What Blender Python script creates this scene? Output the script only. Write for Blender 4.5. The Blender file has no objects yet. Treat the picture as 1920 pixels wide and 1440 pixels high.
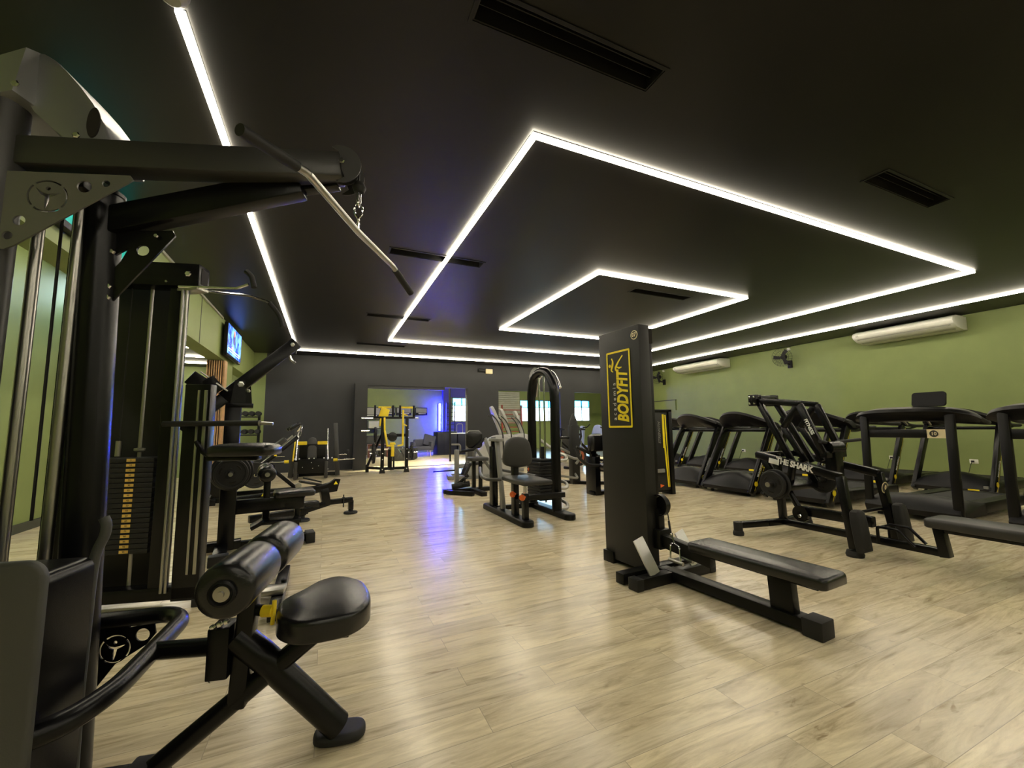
import bpy, bmesh, math, random
from math import pi, sin, cos, radians as R
from mathutils import Vector as V, Matrix, Quaternion
random.seed(7)
S = bpy.context.scene
C = S.collection

# ---------------------------------------------------------------- camera, world, exposure
cam_d = bpy.data.cameras.new('camera'); cam = bpy.data.objects.new('camera', cam_d); C.objects.link(cam)
cam_d.sensor_width = 36.0; cam_d.lens = 774.46 / 1920 * 36.0; cam_d.clip_start = 0.03; cam_d.clip_end = 200
_y, _p, _r = 0.42312, 0.10698, -0.01258
_f = V((sin(_y)*cos(_p), cos(_y)*cos(_p), sin(_p))); _rt = V((cos(_y), -sin(_y), 0)); _up = _rt.cross(_f)
_a = _rt*cos(_r) + _up*sin(_r); _b = _up*cos(_r) - _rt*sin(_r)
cam.matrix_world = Matrix(((_a.x, _b.x, -_f.x, 0), (_a.y, _b.y, -_f.y, 0), (_a.z, _b.z, -_f.z, 1.1), (0, 0, 0, 1)))
S.camera = cam
S.view_settings.view_transform = 'Standard'; S.view_settings.look = 'None'
S.view_settings.exposure = 1.12; S.view_settings.gamma = 1.0; S.view_settings.use_curve_mapping = False
try:
    S.cycles.use_denoising = True; S.cycles.denoiser = 'OPENIMAGEDENOISE'
    S.cycles.max_bounces = 7; S.cycles.diffuse_bounces = 4; S.cycles.glossy_bounces = 4
    S.cycles.sample_clamp_indirect = 6.0
    S.cycles.caustics_reflective = False; S.cycles.caustics_refractive = False
except Exception: pass
w = bpy.data.worlds.new('daylight'); S.world = w; w.use_nodes = True
nt = w.node_tree; bg = nt.nodes['Background']
tc = nt.nodes.new('ShaderNodeTexCoord'); sp = nt.nodes.new('ShaderNodeSeparateXYZ'); rp = nt.nodes.new('ShaderNodeValToRGB')
nt.links.new(tc.outputs['Generated'], sp.inputs[0]); nt.links.new(sp.outputs['Z'], rp.inputs[0]); nt.links.new(rp.outputs[0], bg.inputs[0])
rp.color_ramp.elements[0].color = (.75, .9, 1, 1); rp.color_ramp.elements[0].position = .0
rp.color_ramp.elements[1].color = (.62, .85, 1, 1); rp.color_ramp.elements[1].position = .5
bg.inputs[1].default_value = 11.0
LED_POWER = 20.0
LED_COLOR = (1.0, .90, .70)

# ---------------------------------------------------------------- materials
MT = {}
def mat(name, col, rough=.5, metal=0.0, emit=None, power=1.0, bump=0.0, bscale=400., spec=.5, mottle=0.0, mscale=6., coat=0.0, aniso=None):
    m = bpy.data.materials.new(name); m.use_nodes = True; n = m.node_tree; b = n.nodes['Principled BSDF']
    b.inputs['Base Color'].default_value = (*col, 1); b.inputs['Roughness'].default_value = rough; b.inputs['Metallic'].default_value = metal
    b.inputs['Specular IOR Level'].default_value = spec
    if coat: b.inputs['Coat Weight'].default_value = coat; b.inputs['Coat Roughness'].default_value = .15
    if emit: b.inputs['Emission Color'].default_value = (*emit, 1); b.inputs['Emission Strength'].default_value = power
    co = n.nodes.new('ShaderNodeTexCoord')
    if bump:
        t = n.nodes.new('ShaderNodeTexNoise'); t.inputs['Scale'].default_value = bscale; t.inputs['Detail'].default_value = 3
        k = n.nodes.new('ShaderNodeBump'); k.inputs['Strength'].default_value = bump; k.inputs['Distance'].default_value = .002
        n.links.new(co.outputs['Object'], t.inputs[0]); n.links.new(t.outputs[0], k.inputs['Height']); n.links.new(k.outputs[0], b.inputs['Normal'])
    if mottle:
        t = n.nodes.new('ShaderNodeTexNoise'); t.inputs['Scale'].default_value = mscale; t.inputs['Detail'].default_value = 5
        r = n.nodes.new('ShaderNodeValToRGB'); r.color_ramp.elements[0].position = .3; r.color_ramp.elements[1].position = .7
        r.color_ramp.elements[0].color = tuple(c*(1-mottle) for c in col)+(1,); r.color_ramp.elements[1].color = tuple(min(1, c*(1+mottle)) for c in col)+(1,)
        n.links.new(co.outputs['Object'], t.inputs[0]); n.links.new(t.outputs[0], r.inputs[0]); n.links.new(r.outputs[0], b.inputs['Base Color'])
    MT[name] = m; return m
mat('graphite', (.035, .035, .034), .38, spec=.5, bump=.1)
mat('gusset_grey', (.16, .16, .15), .4, .3, bump=.08)
mat('black_paint', (.004, .004, .005), .27, spec=.28, bump=.12, bscale=500)
mat('satin_black', (.005, .005, .005), .38, spec=.24, bump=.1, bscale=300)
mat('panel_black', (.013, .013, .0125), .48, spec=.4, bump=.08, bscale=300)
mat('vinyl', (.008, .008, .009), .27, spec=.5, bump=.25, bscale=250)
mat('vinyl_grey', (.03, .03, .029), .45, bump=.25, bscale=250)
mat('rubber', (.008, .008, .008), .65, bump=.2, bscale=200)
mat('plate_iron', (.014, .014, .015), .5, spec=.35, bump=.2, bscale=120)
mat('chrome', (.75, .75, .76), .13, 1.0, mottle=.06)
mat('steel', (.42, .41, .38), .3, 1.0, bump=.1)
mat('tread_plate', (.72, .72, .7), .42, .75, bump=1.0, bscale=90)
mat('shroud_silver', (.34, .35, .36), .34, .7, bump=.08, bscale=200)
mat('grey_pad', (.06, .062, .058), .55, bump=.25, bscale=250)
mat('plastic_black', (.005, .005, .006), .45, spec=.25, bump=.1)
mat('plastic_navy', (.006, .007, .02), .45, bump=.1, spec=.25)
mat('belt', (.012, .012, .012), .7, bump=.3, bscale=150)
mat('grey_plastic', (.22, .22, .21), .4, mottle=.05)
mat('silver_plastic', (.42, .42, .41), .35, mottle=.05)
mat('yellow', (.82, .62, .02), .4, mottle=.04)
mat('yellow_print', (.9, .72, .02), .4, mottle=.02)
mat('white_print', (.75, .75, .72), .5, mottle=.02)
mat('sticker_cream', (.78, .68, .42), .5, mottle=.05)
mat('label_amber', (.75, .5, .12), .5, mottle=.05)
mat('ink', (.02, .018, .012), .5, mottle=.05)
mat('orange', (.85, .16, .03), .45, mottle=.05)
mat('white_plastic', (.72, .72, .66), .38, mottle=.03)
mat('ac_grey', (.4, .4, .36), .45, mottle=.03)
mat('red_paint', (.3, .03, .02), .45, mottle=.06)
mat('navy_fabric', (.035, .036, .06), .9, bump=.4, bscale=500)
mat('black_fabric', (.02, .02, .022), .9, bump=.4, bscale=400)
mat('oak', (.55, .38, .2), .5, mottle=.15, mscale=12)
mat('dark_wood', (.12, .04, .03), .45, mottle=.2, mscale=10)
mat('slat_wood', (.55, .33, .16), .5, mottle=.15, mscale=14)
mat('felt_dark', (.015, .012, .01), .9, bump=.2)
mat('tyre_rubber', (.012, .012, .012), .75, bump=.5, bscale=60)
mat('bag_black', (.012, .012, .012), .35, bump=.6, bscale=40)
mat('bin_cream', (.6, .58, .5), .5, mottle=.04)
mat('leaf', (.06, .16, .05), .6, mottle=.3)
mat('green_wall', (.205, .255, .085), .62, mottle=.05, mscale=2.2, bump=.15, bscale=60)
mat('black_wall', (.023, .024, .026), .6, mottle=.12, mscale=1.5, bump=.12, bscale=60)
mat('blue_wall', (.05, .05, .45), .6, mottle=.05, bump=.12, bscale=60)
mat('ceiling_black', (.005, .0047, .0042), .4, spec=.3, mottle=.15, mscale=.8, bump=.1, bscale=40)
mat('vent_dark', (.008, .008, .008), .6, mottle=.1)
mat('pale_wall', (.45, .46, .4), .6, mottle=.06, bump=.12, bscale=60)
mat('mat_floor', (.06, .07, .09), .3, mottle=.15, bump=.1)
mat('baseboard_dark', (.05, .055, .04), .6, mottle=.1)
mat('led', (.9, .9, .9), .5, emit=LED_COLOR, power=LED_POWER, mottle=.01)
mat('led_blue', (.1, .1, .9), .5, emit=(.008, .010, 1.0), power=1300, mottle=.01)
mat('led_blue_core', (.5, .6, .9), .5, emit=(.35, .5, 1.0), power=3, mottle=.01)
mat('led_cool', (.9, .9, .9), .5, emit=(.35, .5, 1.0), power=4, mottle=.01)
mat('fill_glow', (.9, .9, .9), .5, emit=(1, .9, .60), power=280, mottle=.01)  # glow of the unseen fill lights added in the rear room
def glass(name, col, rough=.02):
    m = bpy.data.materials.new(name); m.use_nodes = True; n = m.node_tree; n.nodes.remove(n.nodes['Principled BSDF'])
    o = n.nodes['Material Output']; t = n.nodes.new('ShaderNodeBsdfTransparent'); t.inputs[0].default_value = (*col, 1)
    g = n.nodes.new('ShaderNodeBsdfGlossy'); g.inputs[1].default_value = rough; x = n.nodes.new('ShaderNodeMixShader'); f = n.nodes.new('ShaderNodeFresnel')
    n.links.new(f.outputs[0], x.inputs[0]); n.links.new(t.outputs[0], x.inputs[1]); n.links.new(g.outputs[0], x.inputs[2]); n.links.new(x.outputs[0], o.inputs[0])
    MT[name] = m
glass('blue_glass', (.25, .75, 1.0)); glass('clear_glass', (.9, .97, 1.0))

def floor_mat():
    m = bpy.data.materials.new('plank_floor'); m.use_nodes = True; n = m.node_tree; L = n.links; b = n.nodes['Principled BSDF']
    N = lambda t: n.nodes.new('ShaderNode'+t)
    co = N('TexCoord'); br = N('TexBrick'); br.offset = .37; br.squash = 1
    br.inputs['Color1'].default_value = (0, 0, 0, 1); br.inputs['Color2'].default_value = (1, 1, 1, 1); br.inputs['Mortar'].default_value = (.5, .5, .5, 1)
    br.inputs['Scale'].default_value = 1; br.inputs['Mortar Size'].default_value = .0012; br.inputs['Brick Width'].default_value = .94; br.inputs['Row Height'].default_value = .152
    br.inputs['Bias'].default_value = 0
    L.new(co.outputs['Object'], br.inputs['Vector'])
    # every plank gets its own piece of grain
    add = N('VectorMath'); add.operation = 'MULTIPLY_ADD'; L.new(br.outputs['Color'], add.inputs[0]); add.inputs[1].default_value = (9.7, 5.3, 3.1); L.new(co.outputs['Object'], add.inputs[2])
    def noise(sc, detail=5, dist=0.0, scale=1, rough=.55):
        mp = N('Mapping'); mp.inputs['Scale'].default_value = sc; L.new(add.outputs[0], mp.inputs[0])
        t = N('TexNoise'); t.inputs['Scale'].default_value = scale; t.inputs['Detail'].default_value = detail; t.inputs['Distortion'].default_value = dist; t.inputs['Roughness'].default_value = rough
        L.new(mp.outputs[0], t.inputs[0]); return t
    fine = noise((7, 70, 1), 7, .4, 1, .68); band = noise((1.7, 13, 1), 7, 1.2, 1, .64); blot = noise((1.0, 2.2, 1), 4, .6); knot = noise((3.4, 13, 1), 3, 1.8)
    def ramp(src, stops):
        r = N('ValToRGB'); r.color_ramp.elements[0].position = stops[0][0]; r.color_ramp.elements[0].color = (*stops[0][1], 1)
        r.color_ramp.elements[1].position = stops[-1][0]; r.color_ramp.elements[1].color = (*stops[-1][1], 1)
        for p, c in stops[1:-1]: e = r.color_ramp.elements.new(p); e.color = (*c, 1)
        L.new(src, r.inputs[0]); return r
    base = ramp(band.outputs[0], [(.28, (.40, .33, .21)), (.42, (.64, .56, .385)), (.58, (.82, .735, .53)), (.8, (.68, .62, .46))])
    def mix(a, c, f, mode='MULTIPLY'):
        x = N('MixRGB'); x.blend_type = mode
        if isinstance(f, float): x.inputs[0].default_value = f
        else: L.new(f, x.inputs[0])
        L.new(a, x.inputs[1]); L.new(c, x.inputs[2]); return x
    x = mix(base.outputs[0], ramp(fine.outputs[0], [(.3, (.74, .71, .66)), (.55, (1, 1, 1))]).outputs[0], .6)
    x = mix(x.outputs[0], ramp(blot.outputs[0], [(.3, (.78, .77, .78)), (.6, (1.06, 1.04, 1))]).outputs[0], .8)
    x = mix(x.outputs[0], ramp(knot.outputs[0], [(.24, (.4, .32, .25)), (.33, (1, 1, 1))]).outputs[0], .7)
    x = mix(x.outputs[0], ramp(br.outputs['Color'], [(0., (.95, .94, .94)), (1., (1.03, 1.02, 1))]).outputs[0], .9)
    sm = N('MixRGB'); L.new(br.outputs['Fac'], sm.inputs[0]); L.new(x.outputs[0], sm.inputs[1]); sm.inputs[2].default_value = (.42, .36, .26, 1)
    L.new(sm.outputs[0], b.inputs['Base Color'])
    rr = N('MapRange'); rr.inputs['To Min'].default_value = .16; rr.inputs['To Max'].default_value = .27; L.new(fine.outputs[0], rr.inputs[0]); L.new(rr.outputs[0], b.inputs['Roughness'])
    b.inputs['Specular IOR Level'].default_value = .5
    bp = N('Bump'); bp.inputs['Strength'].default_value = .12; bp.inputs['Distance'].default_value = .0015; L.new(fine.outputs[0], bp.inputs['Height']); L.new(bp.outputs[0], b.inputs['Normal'])
    MT['plank_floor'] = m
floor_mat()

# ---------------------------------------------------------------- mesh helpers
def frame_of(d, up=None):
    d = V(d).normalized(); u = V(up) if up else V((0, 0, 1))
    if abs(d.dot(u.normalized())) > .97: u = V((1, 0, 0)) if abs(d.x) < .9 else V((0, 1, 0))
    s = d.cross(u).normalized(); return s, s.cross(d).normalized(), d     # side, up, along
class G:
    def __init__(s): s.bm = bmesh.new()
    def _bev(s, verts, w, seg=2):
        if w > 0:
            es = {e for v in verts for e in v.link_edges}
            bmesh.ops.bevel(s.bm, geom=list(es), offset=w, segments=seg, profile=.5, affect='EDGES', clamp_overlap=True)
    def box(s, c, d, rz=0, bev=0.0, rx=0, ry=0, seg=2):
        m = Matrix.Translation(c) @ Matrix.Rotation(rz, 4, 'Z') @ Matrix.Rotation(ry, 4, 'Y') @ Matrix.Rotation(rx, 4, 'X') @ Matrix.Diagonal((*d, 1))
        r = bmesh.ops.create_cube(s.bm, size=1, matrix=m); s._bev(r['verts'], bev, seg); return s
    def rng(s, x0, x1, y0, y1, z0, z1, bev=0.0): return s.box(((x0+x1)/2, (y0+y1)/2, (z0+z1)/2), (abs(x1-x0), abs(y1-y0), abs(z1-z0)), bev=bev)
    def beam(s, a, b, w, h=None, bev=.004, up=None, seg=2):   # rectangular tube from a to b, w across, h along up
        a, b = V(a), V(b); h = h or w; x, y, z = frame_of(b-a, up); m = Matrix((x, y, z)).transposed().to_4x4(); m.translation = (a+b)/2
        r = bmesh.ops.create_cube(s.bm, size=1, matrix=m @ Matrix.Diagonal((w, h, (b-a).length, 1))); s._bev(r['verts'], bev, seg); return s
    def tube(s, pts, r, seg=12, closed=False, caps=True, rs=None, fl=0.0, fn=5, flat=None):
        P = [V(p) for p in pts]
        if fl: P = fillet(P, fl, fn, closed)
        n = len(P); rings = []; prev = None
        for i, p in enumerate(P):
            d = (P[(i+1) % n] - P[i-1]) if (closed or 0 < i < n-1) else (P[1]-P[0] if i == 0 else P[-1]-P[-2])
            d = d.normalized()
            if prev is None: x, y, _ = frame_of(d)
            else:
                q = prev[2].rotation_difference(d); x = q @ prev[0]; y = q @ prev[1]
            prev = (x, y, d); rr = rs[i] if rs else r; ry = rr*(flat or 1)
            rings.append([s.bm.verts.new(p + x*cos(2*pi*k/seg)*rr + y*sin(2*pi*k/seg)*ry) for k in range(seg)])
        m = n if closed else n-1
        for i in range(m):
            a, b = rings[i], rings[(i+1) % n]
            for k in range(seg): s.bm.faces.new((a[k], a[(k+1) % seg], b[(k+1) % seg], b[k]))
        if not closed and caps: s.bm.faces.new(rings[0][::-1]); s.bm.faces.new(rings[-1])
        return s
    def cyl(s, a, b, r, seg=20, bev=0.0):
        if bev: L = (V(b)-V(a)).length; return s.lathe([(0, 0), (r-bev, 0), (r, bev), (r, L-bev), (r-bev, L), (0, L)], a, V(b)-V(a), seg)
        return s.tube([a, b], r, seg)
    def lathe(s, prof, o, axis, seg=24):    # prof: (radius, distance along the axis)
        x, y, z = frame_of(axis); o = V(o); rings = []
        for r, t in prof:
            if r < 1e-6: rings.append([s.bm.verts.new(o + z*t)])
            else: rings.append([s.bm.verts.new(o + z*t + x*cos(2*pi*k/seg)*r + y*sin(2*pi*k/seg)*r) for k in range(seg)])
        for a, b in zip(rings, rings[1:]):
            if len(a) == 1 and len(b) == 1: continue
            for k in range(seg):
                j = (k+1) % seg
                if len(a) == 1: s.bm.faces.new((a[0], b[j], b[k]))
                elif len(b) == 1: s.bm.faces.new((a[k], a[j], b[0]))
                else: s.bm.faces.new((a[k], a[j], b[j], b[k]))
        return s
    def prism(s, pts, t, o=(0, 0, 0), ex=(1, 0, 0), ey=(0, 0, 1), bev=0.0):  # outline in the plane (ex, ey), thickness t centred on it
        o, ex, ey = V(o), V(ex), V(ey); nrm = ex.cross(ey).normalized()
        a = [s.bm.verts.new(o + ex*p[0] + ey*p[1] - nrm*t/2) for p in pts]; b = [s.bm.verts.new(o + ex*p[0] + ey*p[1] + nrm*t/2) for p in pts]
        n = len(pts); s.bm.faces.new(a[::-1]); s.bm.faces.new(b)
        for i in range(n): s.bm.faces.new((a[i], a[(i+1) % n], b[(i+1) % n], b[i]))
        s._bev(a+b, bev); return s
    def pad(s, pts, T, o=(0, 0, 0), ex=(1, 0, 0), ey=(0, 1, 0), r=.02, crown=.006, steps=4):  # cushion: outline in the plane, soft upper rim, flat back at o, thickness T towards ex x ey
        o, ex, ey = V(o), V(ex).normalized(), V(ey).normalized(); nrm = ex.cross(ey).normalized(); n = len(pts)
        P = [V((p[0], p[1])) for p in pts]; area = sum(P[i].x*P[(i+1) % n].y-P[(i+1) % n].x*P[i].y for i in range(n)); sg = 1 if area > 0 else -1
        def inset(d):
            out = []
            for i in range(n):
                a, b, c = P[i-1], P[i], P[(i+1) % n]; e1 = (b-a).normalized(); e2 = (c-b).normalized()
                n1 = V((-e1.y, e1.x))*sg; n2 = V((-e2.y, e2.x))*sg; m = (n1+n2); m = m/max(.35, m.length_squared/2) if m.length > 1e-6 else n1
                out.append(b + m*d)
            return out
        lv = [(r*.35, 0), (0, r*.3)]
        for k in range(steps+1): an = pi/2*k/steps; lv.append((r*(1-cos(an)), T-r+r*sin(an)))
        rings = []
        for d, h in lv: rings.append([s.bm.verts.new(o + ex*q.x + ey*q.y + nrm*h) for q in inset(d)])
        s.bm.faces.new(rings[0][::-1])
        for a, b in zip(rings, rings[1:]):
            for i in range(n): s.bm.faces.new((a[i], a[(i+1) % n], b[(i+1) % n], b[i]))
        cx = sum(P, V((0, 0)))/n; last = rings[-1]; qs = inset(r)
        for f, hh in ((.8, crown*.6), (.45, crown)):
            ring = [s.bm.verts.new(o + ex*(cx.x+(q.x-cx.x)*f) + ey*(cx.y+(q.y-cx.y)*f) + nrm*(T+hh)) for q in qs]
            for i in range(n): s.bm.faces.new((last[i], last[(i+1) % n], ring[(i+1) % n], ring[i]))
            last = ring
        s.bm.faces.new(last); return s
    def build(s, name, m, parent=None, smooth=32):
        bmesh.ops.recalc_face_normals(s.bm, faces=s.bm.faces)
        me = bpy.data.meshes.new(name); s.bm.to_mesh(me); s.bm.free()
        me.materials.append(MT[m]); me.polygons.foreach_set('use_smooth', [True]*len(me.polygons))
        try: me.set_sharp_from_angle(angle=R(smooth))
        except Exception: pass
        o = bpy.data.objects.new(name, me); C.objects.link(o)
        if parent: o.parent = parent
        return o
def fillet(P, r, n=5, closed=False):
    out = []; m = len(P)
    for i, p in enumerate(P):
        if not closed and i in (0, m-1): out.append(p); continue
        a = P[i-1]-p; b = P[(i+1) % m]-p; rr = min(r, a.length*.49, b.length*.49); a = p+a.normalized()*rr; b = p+b.normalized()*rr
        for k in range(n+1): t = k/n; out.append(a*(1-t)**2 + p*2*t*(1-t) + b*t*t)
    return out
def rrect(w, h, r, n=5, cx=0, cy=0):
    out = []
    for sx, sy, a0 in ((1, 1, 0), (-1, 1, pi/2), (-1, -1, pi), (1, -1, 3*pi/2)):
        for k in range(n+1): a = a0+pi/2*k/n; out.append((cx+sx*(w/2-r)+r*cos(a), cy+sy*(h/2-r)+r*sin(a)))
    return out
def circ(r, n=24, cx=0, cy=0): return [(cx+r*cos(2*pi*k/n), cy+r*sin(2*pi*k/n)) for k in range(n)]
def spline2(pts, n=6):  # closed smooth outline through the points
    out = []; m = len(pts)
    for i in range(m):
        p0, p1, p2, p3 = (V(pts[(i+j-1) % m]) for j in range(4))
        for k in range(n):
            t = k/n; out.append(tuple(.5*((2*p1)+(-p0+p2)*t+(2*p0-5*p1+4*p2-p3)*t*t+(-p0+3*p1-3*p2+p3)*t**3)))
    return out
def curve_mesh(cu, name, m, parent, mw):   # a filled 2D curve or text turned into a plain mesh
    tmp = bpy.data.objects.new('tmp', cu); C.objects.link(tmp); dg = bpy.context.evaluated_depsgraph_get()
    me = bpy.data.meshes.new_from_object(tmp.evaluated_get(dg)); bpy.data.objects.remove(tmp)
    me.transform(mw); me.materials.clear(); me.materials.append(MT[m]); me.name = name
    o = bpy.data.objects.new(name, me); C.objects.link(o)
    if parent: o.parent = parent
    return o
def plane_mw(o, ex, ey): ex, ey = V(ex).normalized(), V(ey).normalized(); m = Matrix((ex, ey, ex.cross(ey))).transposed().to_4x4(); m.translation = V(o); return m
def plate(name, m, parent, outline, holes, t, o=(0, 0, 0), ex=(1, 0, 0), ey=(0, 0, 1)):   # flat plate with cut-outs
    cu = bpy.data.curves.new(name, 'CURVE'); cu.dimensions = '2D'; cu.fill_mode = 'BOTH'; cu.extrude = t/2
    for ring in [outline]+list(holes):
        s = cu.splines.new('POLY'); s.points.add(len(ring)-1); s.use_cyclic_u = True
        for i, p in enumerate(ring): s.points[i].co = (p[0], p[1], 0, 1)
    return curve_mesh(cu, name, m, parent, plane_mw(o, ex, ey))
def text(name, body, m, parent, size, o, ex, ey, shear=0.0, bold=0.0, t=.0006, spacing=1.0, align='CENTER', sx=1.0):
    cu = bpy.data.curves.new(name, 'FONT'); cu.body = body; cu.size = size; cu.shear = shear; cu.offset = bold; cu.extrude = t; cu.space_character = spacing
    cu.align_x = align; cu.align_y = 'CENTER'; cu.resolution_u = 3
    return curve_mesh(cu, name, m, parent, plane_mw(o, ex, ey) @ Matrix.Diagonal((sx, 1, 1, 1)))
def thing(name, label, cat, loc=(0, 0, 0), deg=0, group=None):
    o = bpy.data.objects.new(name, None); C.objects.link(o); o.empty_display_size = .1; o.location = loc; o.rotation_euler = (0, 0, R(deg))
    o['label'] = label; o['category'] = cat
    if group: o['group'] = group
    return o
def tag(o, label, cat, group=None, kind=None):
    o['label'] = label; o['category'] = cat
    if group: o['group'] = group
    if kind: o['kind'] = kind
    return o
def struct(name, g, m, parent=None):
    o = g.build(name, m, parent)
    if not parent: o['kind'] = 'structure'
    return o
def dup(root, loc, deg=None, label=None):
    r = root.copy(); C.objects.link(r); r.location = loc
    if deg is not None: r.rotation_euler = (0, 0, R(deg))
    if label: r['label'] = label
    for ch in list(root.children):
        c = ch.copy(); C.objects.link(c); c.parent = r
        for g in ch.children: d = g.copy(); C.objects.link(d); d.parent = c
    return r
# ---------------------------------------------------------------- the room
H = 3.2
struct('floor', G().rng(-9, 16.5, -7.2, 20.6, -.12, 0), 'plank_floor')
# ceiling with the recessed air slots cut through it
slots = [(.62, 1.77, 1.655, 1.825), (.62, 1.77, 4.745, 4.915), (.62, 1.77, 7.69, 7.86), (.62, 1.77, 10.43, 10.6), (4.2, 5.3, 1.655, 1.825), (4.25, 5.38, 4.78, 4.95)]
def grid_slab(x0, x1, y0, y1, z0, z1, holes):
    g = G(); xs = sorted({x0, x1}|{h[0] for h in holes}|{h[1] for h in holes}); ys = sorted({y0, y1}|{h[2] for h in holes}|{h[3] for h in holes})
    for yb, yt in zip(ys, ys[1:]):
        run = None
        for xa, xb in zip(xs, xs[1:]):
            cx, cy = (xa+xb)/2, (yb+yt)/2; solid = not any(h[0] < cx < h[1] and h[2] < cy < h[3] for h in holes)
            if solid: run = (run[0], xb) if run else (xa, xb)
            if (not solid or xb == xs[-1]) and run: g.rng(run[0], run[1], yb, yt, z0, z1); run = None
    return g
struct('ceiling', grid_slab(-1.8, 11.35, -7.2, 12.7, H, H+.15, slots), 'ceiling_black')
sl_lab = ['long recessed air slot overhead, nearest the camera, above the front light line', 'recessed air slot crossed by the left run of the big light rectangle, nearer of two',
          'thin recessed air slot crossed by the big light rectangle near its far left corner', 'thin recessed air slot left of the far left corner of the big light rectangle',
          'dim recessed air slot near the right end of the front light line', 'dim recessed air slot just inside the small light rectangle']
for (x0, x1, y0, y1), lb in zip(slots, sl_lab):
    t = thing('air_slot', lb, 'air vent', ((x0+x1)/2, (y0+y1)/2, H), group='air slots in the black ceiling')
    a, b = (x1-x0)/2-.002, (y1-y0)/2-.002; g = G()
    g.rng(-a, a, -b, -b+.008, 0, .13).rng(-a, a, b-.008, b, 0, .13).rng(-a, -a+.008, -b, b, 0, .13).rng(a-.008, a, -b, b, 0, .13).rng(-a, a, -b, b, .12, .135)
    g.build('housing', 'vent_dark', t)
    g = G().rng(-a-.02, a+.02, -b-.02, -b, -.006, 0).rng(-a-.02, a+.02, b, b+.02, -.006, 0).rng(-a-.02, -a, -b, b, -.006, 0).rng(a, a+.02, -b, b, -.006, 0)
    g.build('frame', 'ceiling_black', t)
    g = G().rng(-a+.01, a-.01, -.03, -.026, .04, .1).rng(-a+.01, a-.01, .026, .03, .04, .1); g.build('blade', 'vent_dark', t)
# light lines: a thin black channel with a glowing diffuser standing just proud of the ceiling
def led_line(name, label, pts, closed):
    t = thing(name, label, 'light', (0, 0, H)); w_ = .021; g = G(); c = G(); n = len(pts)
    for i in range(n if closed else n-1):
        (xa, ya), (xb, yb) = pts[i], pts[(i+1) % n]
        if abs(xa-xb) > abs(ya-yb):
            s = 1 if xb > xa else -1; g.rng(xa-w_*s, xb+w_*s, ya-w_, ya+w_, -.022, -.004)
            c.rng(xa-w_*s, xb+w_*s, ya-w_-.004, ya+w_+.004, -.004, 0)
        else:
            s = 1 if yb > ya else -1; g.rng(xa-w_, xa+w_, ya+w_*s*1.01, yb-w_*s*1.01, -.022, -.004)
            c.rng(xa-w_-.004, xa+w_+.004, ya+w_*s, yb-w_*s, -.004, 0)
    g.build('diffuser', 'led', t); c.build('channel', 'ceiling_black', t); return t
led_line('linear_light', 'big rectangle of glowing white light lines on the black ceiling', [(1.3, 2.44), (8.18, 2.44), (8.18, 9.9), (1.3, 9.9)], True)
led_line('linear_light', 'small rectangle of glowing light lines inside the big one', [(3.32, 4.46), (6.27, 4.46), (6.27, 7.92), (3.32, 7.92)], True)
led_line('linear_light', 'outer glowing light line along the left side, far wall and right wall', [(-.73, 2.33), (-.73, 11.88), (10.15, 11.88), (10.15, -6.2)], False)
led_line('linear_light', 'rectangle of glowing light lines on the ceiling behind the camera', [(-.5, -6.0), (8.18, -6.0), (8.18, -.9), (-.5, -.9)], True)
# small smoked plastic dome where the left light line begins
g = G().lathe([(0, -.05), (.035, -.048), (.06, -.03), (.068, 0), (.068, .002)], (-.735, 2.265, H), (0, 0, 1)); tag(g.build('smoke_detector', 'ac_grey'), 'small round ceiling dome at the near end of the left light line', 'detector')
# far wall with its three openings
def wall_x(name, y0, y1, x0, x1, z1, ops, m):   # wall running along X
    g = G(); x = x0
    for a, b, zb, zt in sorted(ops):
        g.rng(x, a, y0, y1, 0, z1)
        if zt < z1: g.rng(a, b, y0, y1, zt, z1)
        if zb > 0: g.rng(a, b, y0, y1, 0, zb)
        x = b
    g.rng(x, x1, y0, y1, 0, z1); return struct(name, g, m)
wall_x('wall_far', 12.7, 12.92, -1.5, 11.35, H, [(1.06, 4.14, 0, 2.41), (5.22, 7.6, 0, 2.38), (8.2, 10.4, 0, 2.38)], 'black_wall')
struct('trim_1', G().rng(.72, 1.06, 12.35, 12.7, 0, 2.43), 'black_wall')
struct('trim_2', G().rng(1.06, 3.4, 12.72, 12.9, 2.33, 2.43), 'black_wall')
struct('trim_3', G().rng(1.06, 4.14, 12.66, 12.7, .0, .012), 'felt_dark')
struct('wall_right', G().rng(11.35, 11.55, -7.2, 12.92, 0, H+.15), 'green_wall')
struct('wall_back', G().rng(-9, 11.55, -7.4, -7.2, 0, H+.15), 'green_wall')
# left side: a green beam, the wall set back under it, the slatted pillar, the opening to the next room
struct('wall_left', G().rng(-2.05, -1.8, -7.2, 12.92, 2.45, H+.15), 'green_wall')
struct('wall_left_recess', G().rng(-3.3, -3.12, -7.2, 7.4, 0, 3.35), 'green_wall')
struct('ceiling_side', G().rng(-9, -2.05, 7.4, 14, 2.75, 2.85).rng(-9, -2.05, -7.2, 7.4, 3.2, 3.35), 'ceiling_black')
t = thing('linear_light', 'hidden light line added behind the green beam to brighten the left recess wall', 'light', (-2.55, 2.0, 3.2)); G().rng(-.02, .02, -4.5, 4.5, -.02, 0).build('diffuser', 'led', t)  # added light, hidden by the beam, to brighten the recess wall
struct('baseboard_left', G().rng(-3.12, -3.1, -7.2, 7.4, 0, .1), 'baseboard_dark')
struct('trim_4', G().rng(-1.8, -1.795, 7.58, 7.6, 2.45, H), 'baseboard_dark')
struct('trim_5', G().rng(-1.8, -1.775, 4.9, 8.95, 3.17, H), 'pale_wall')
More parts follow.
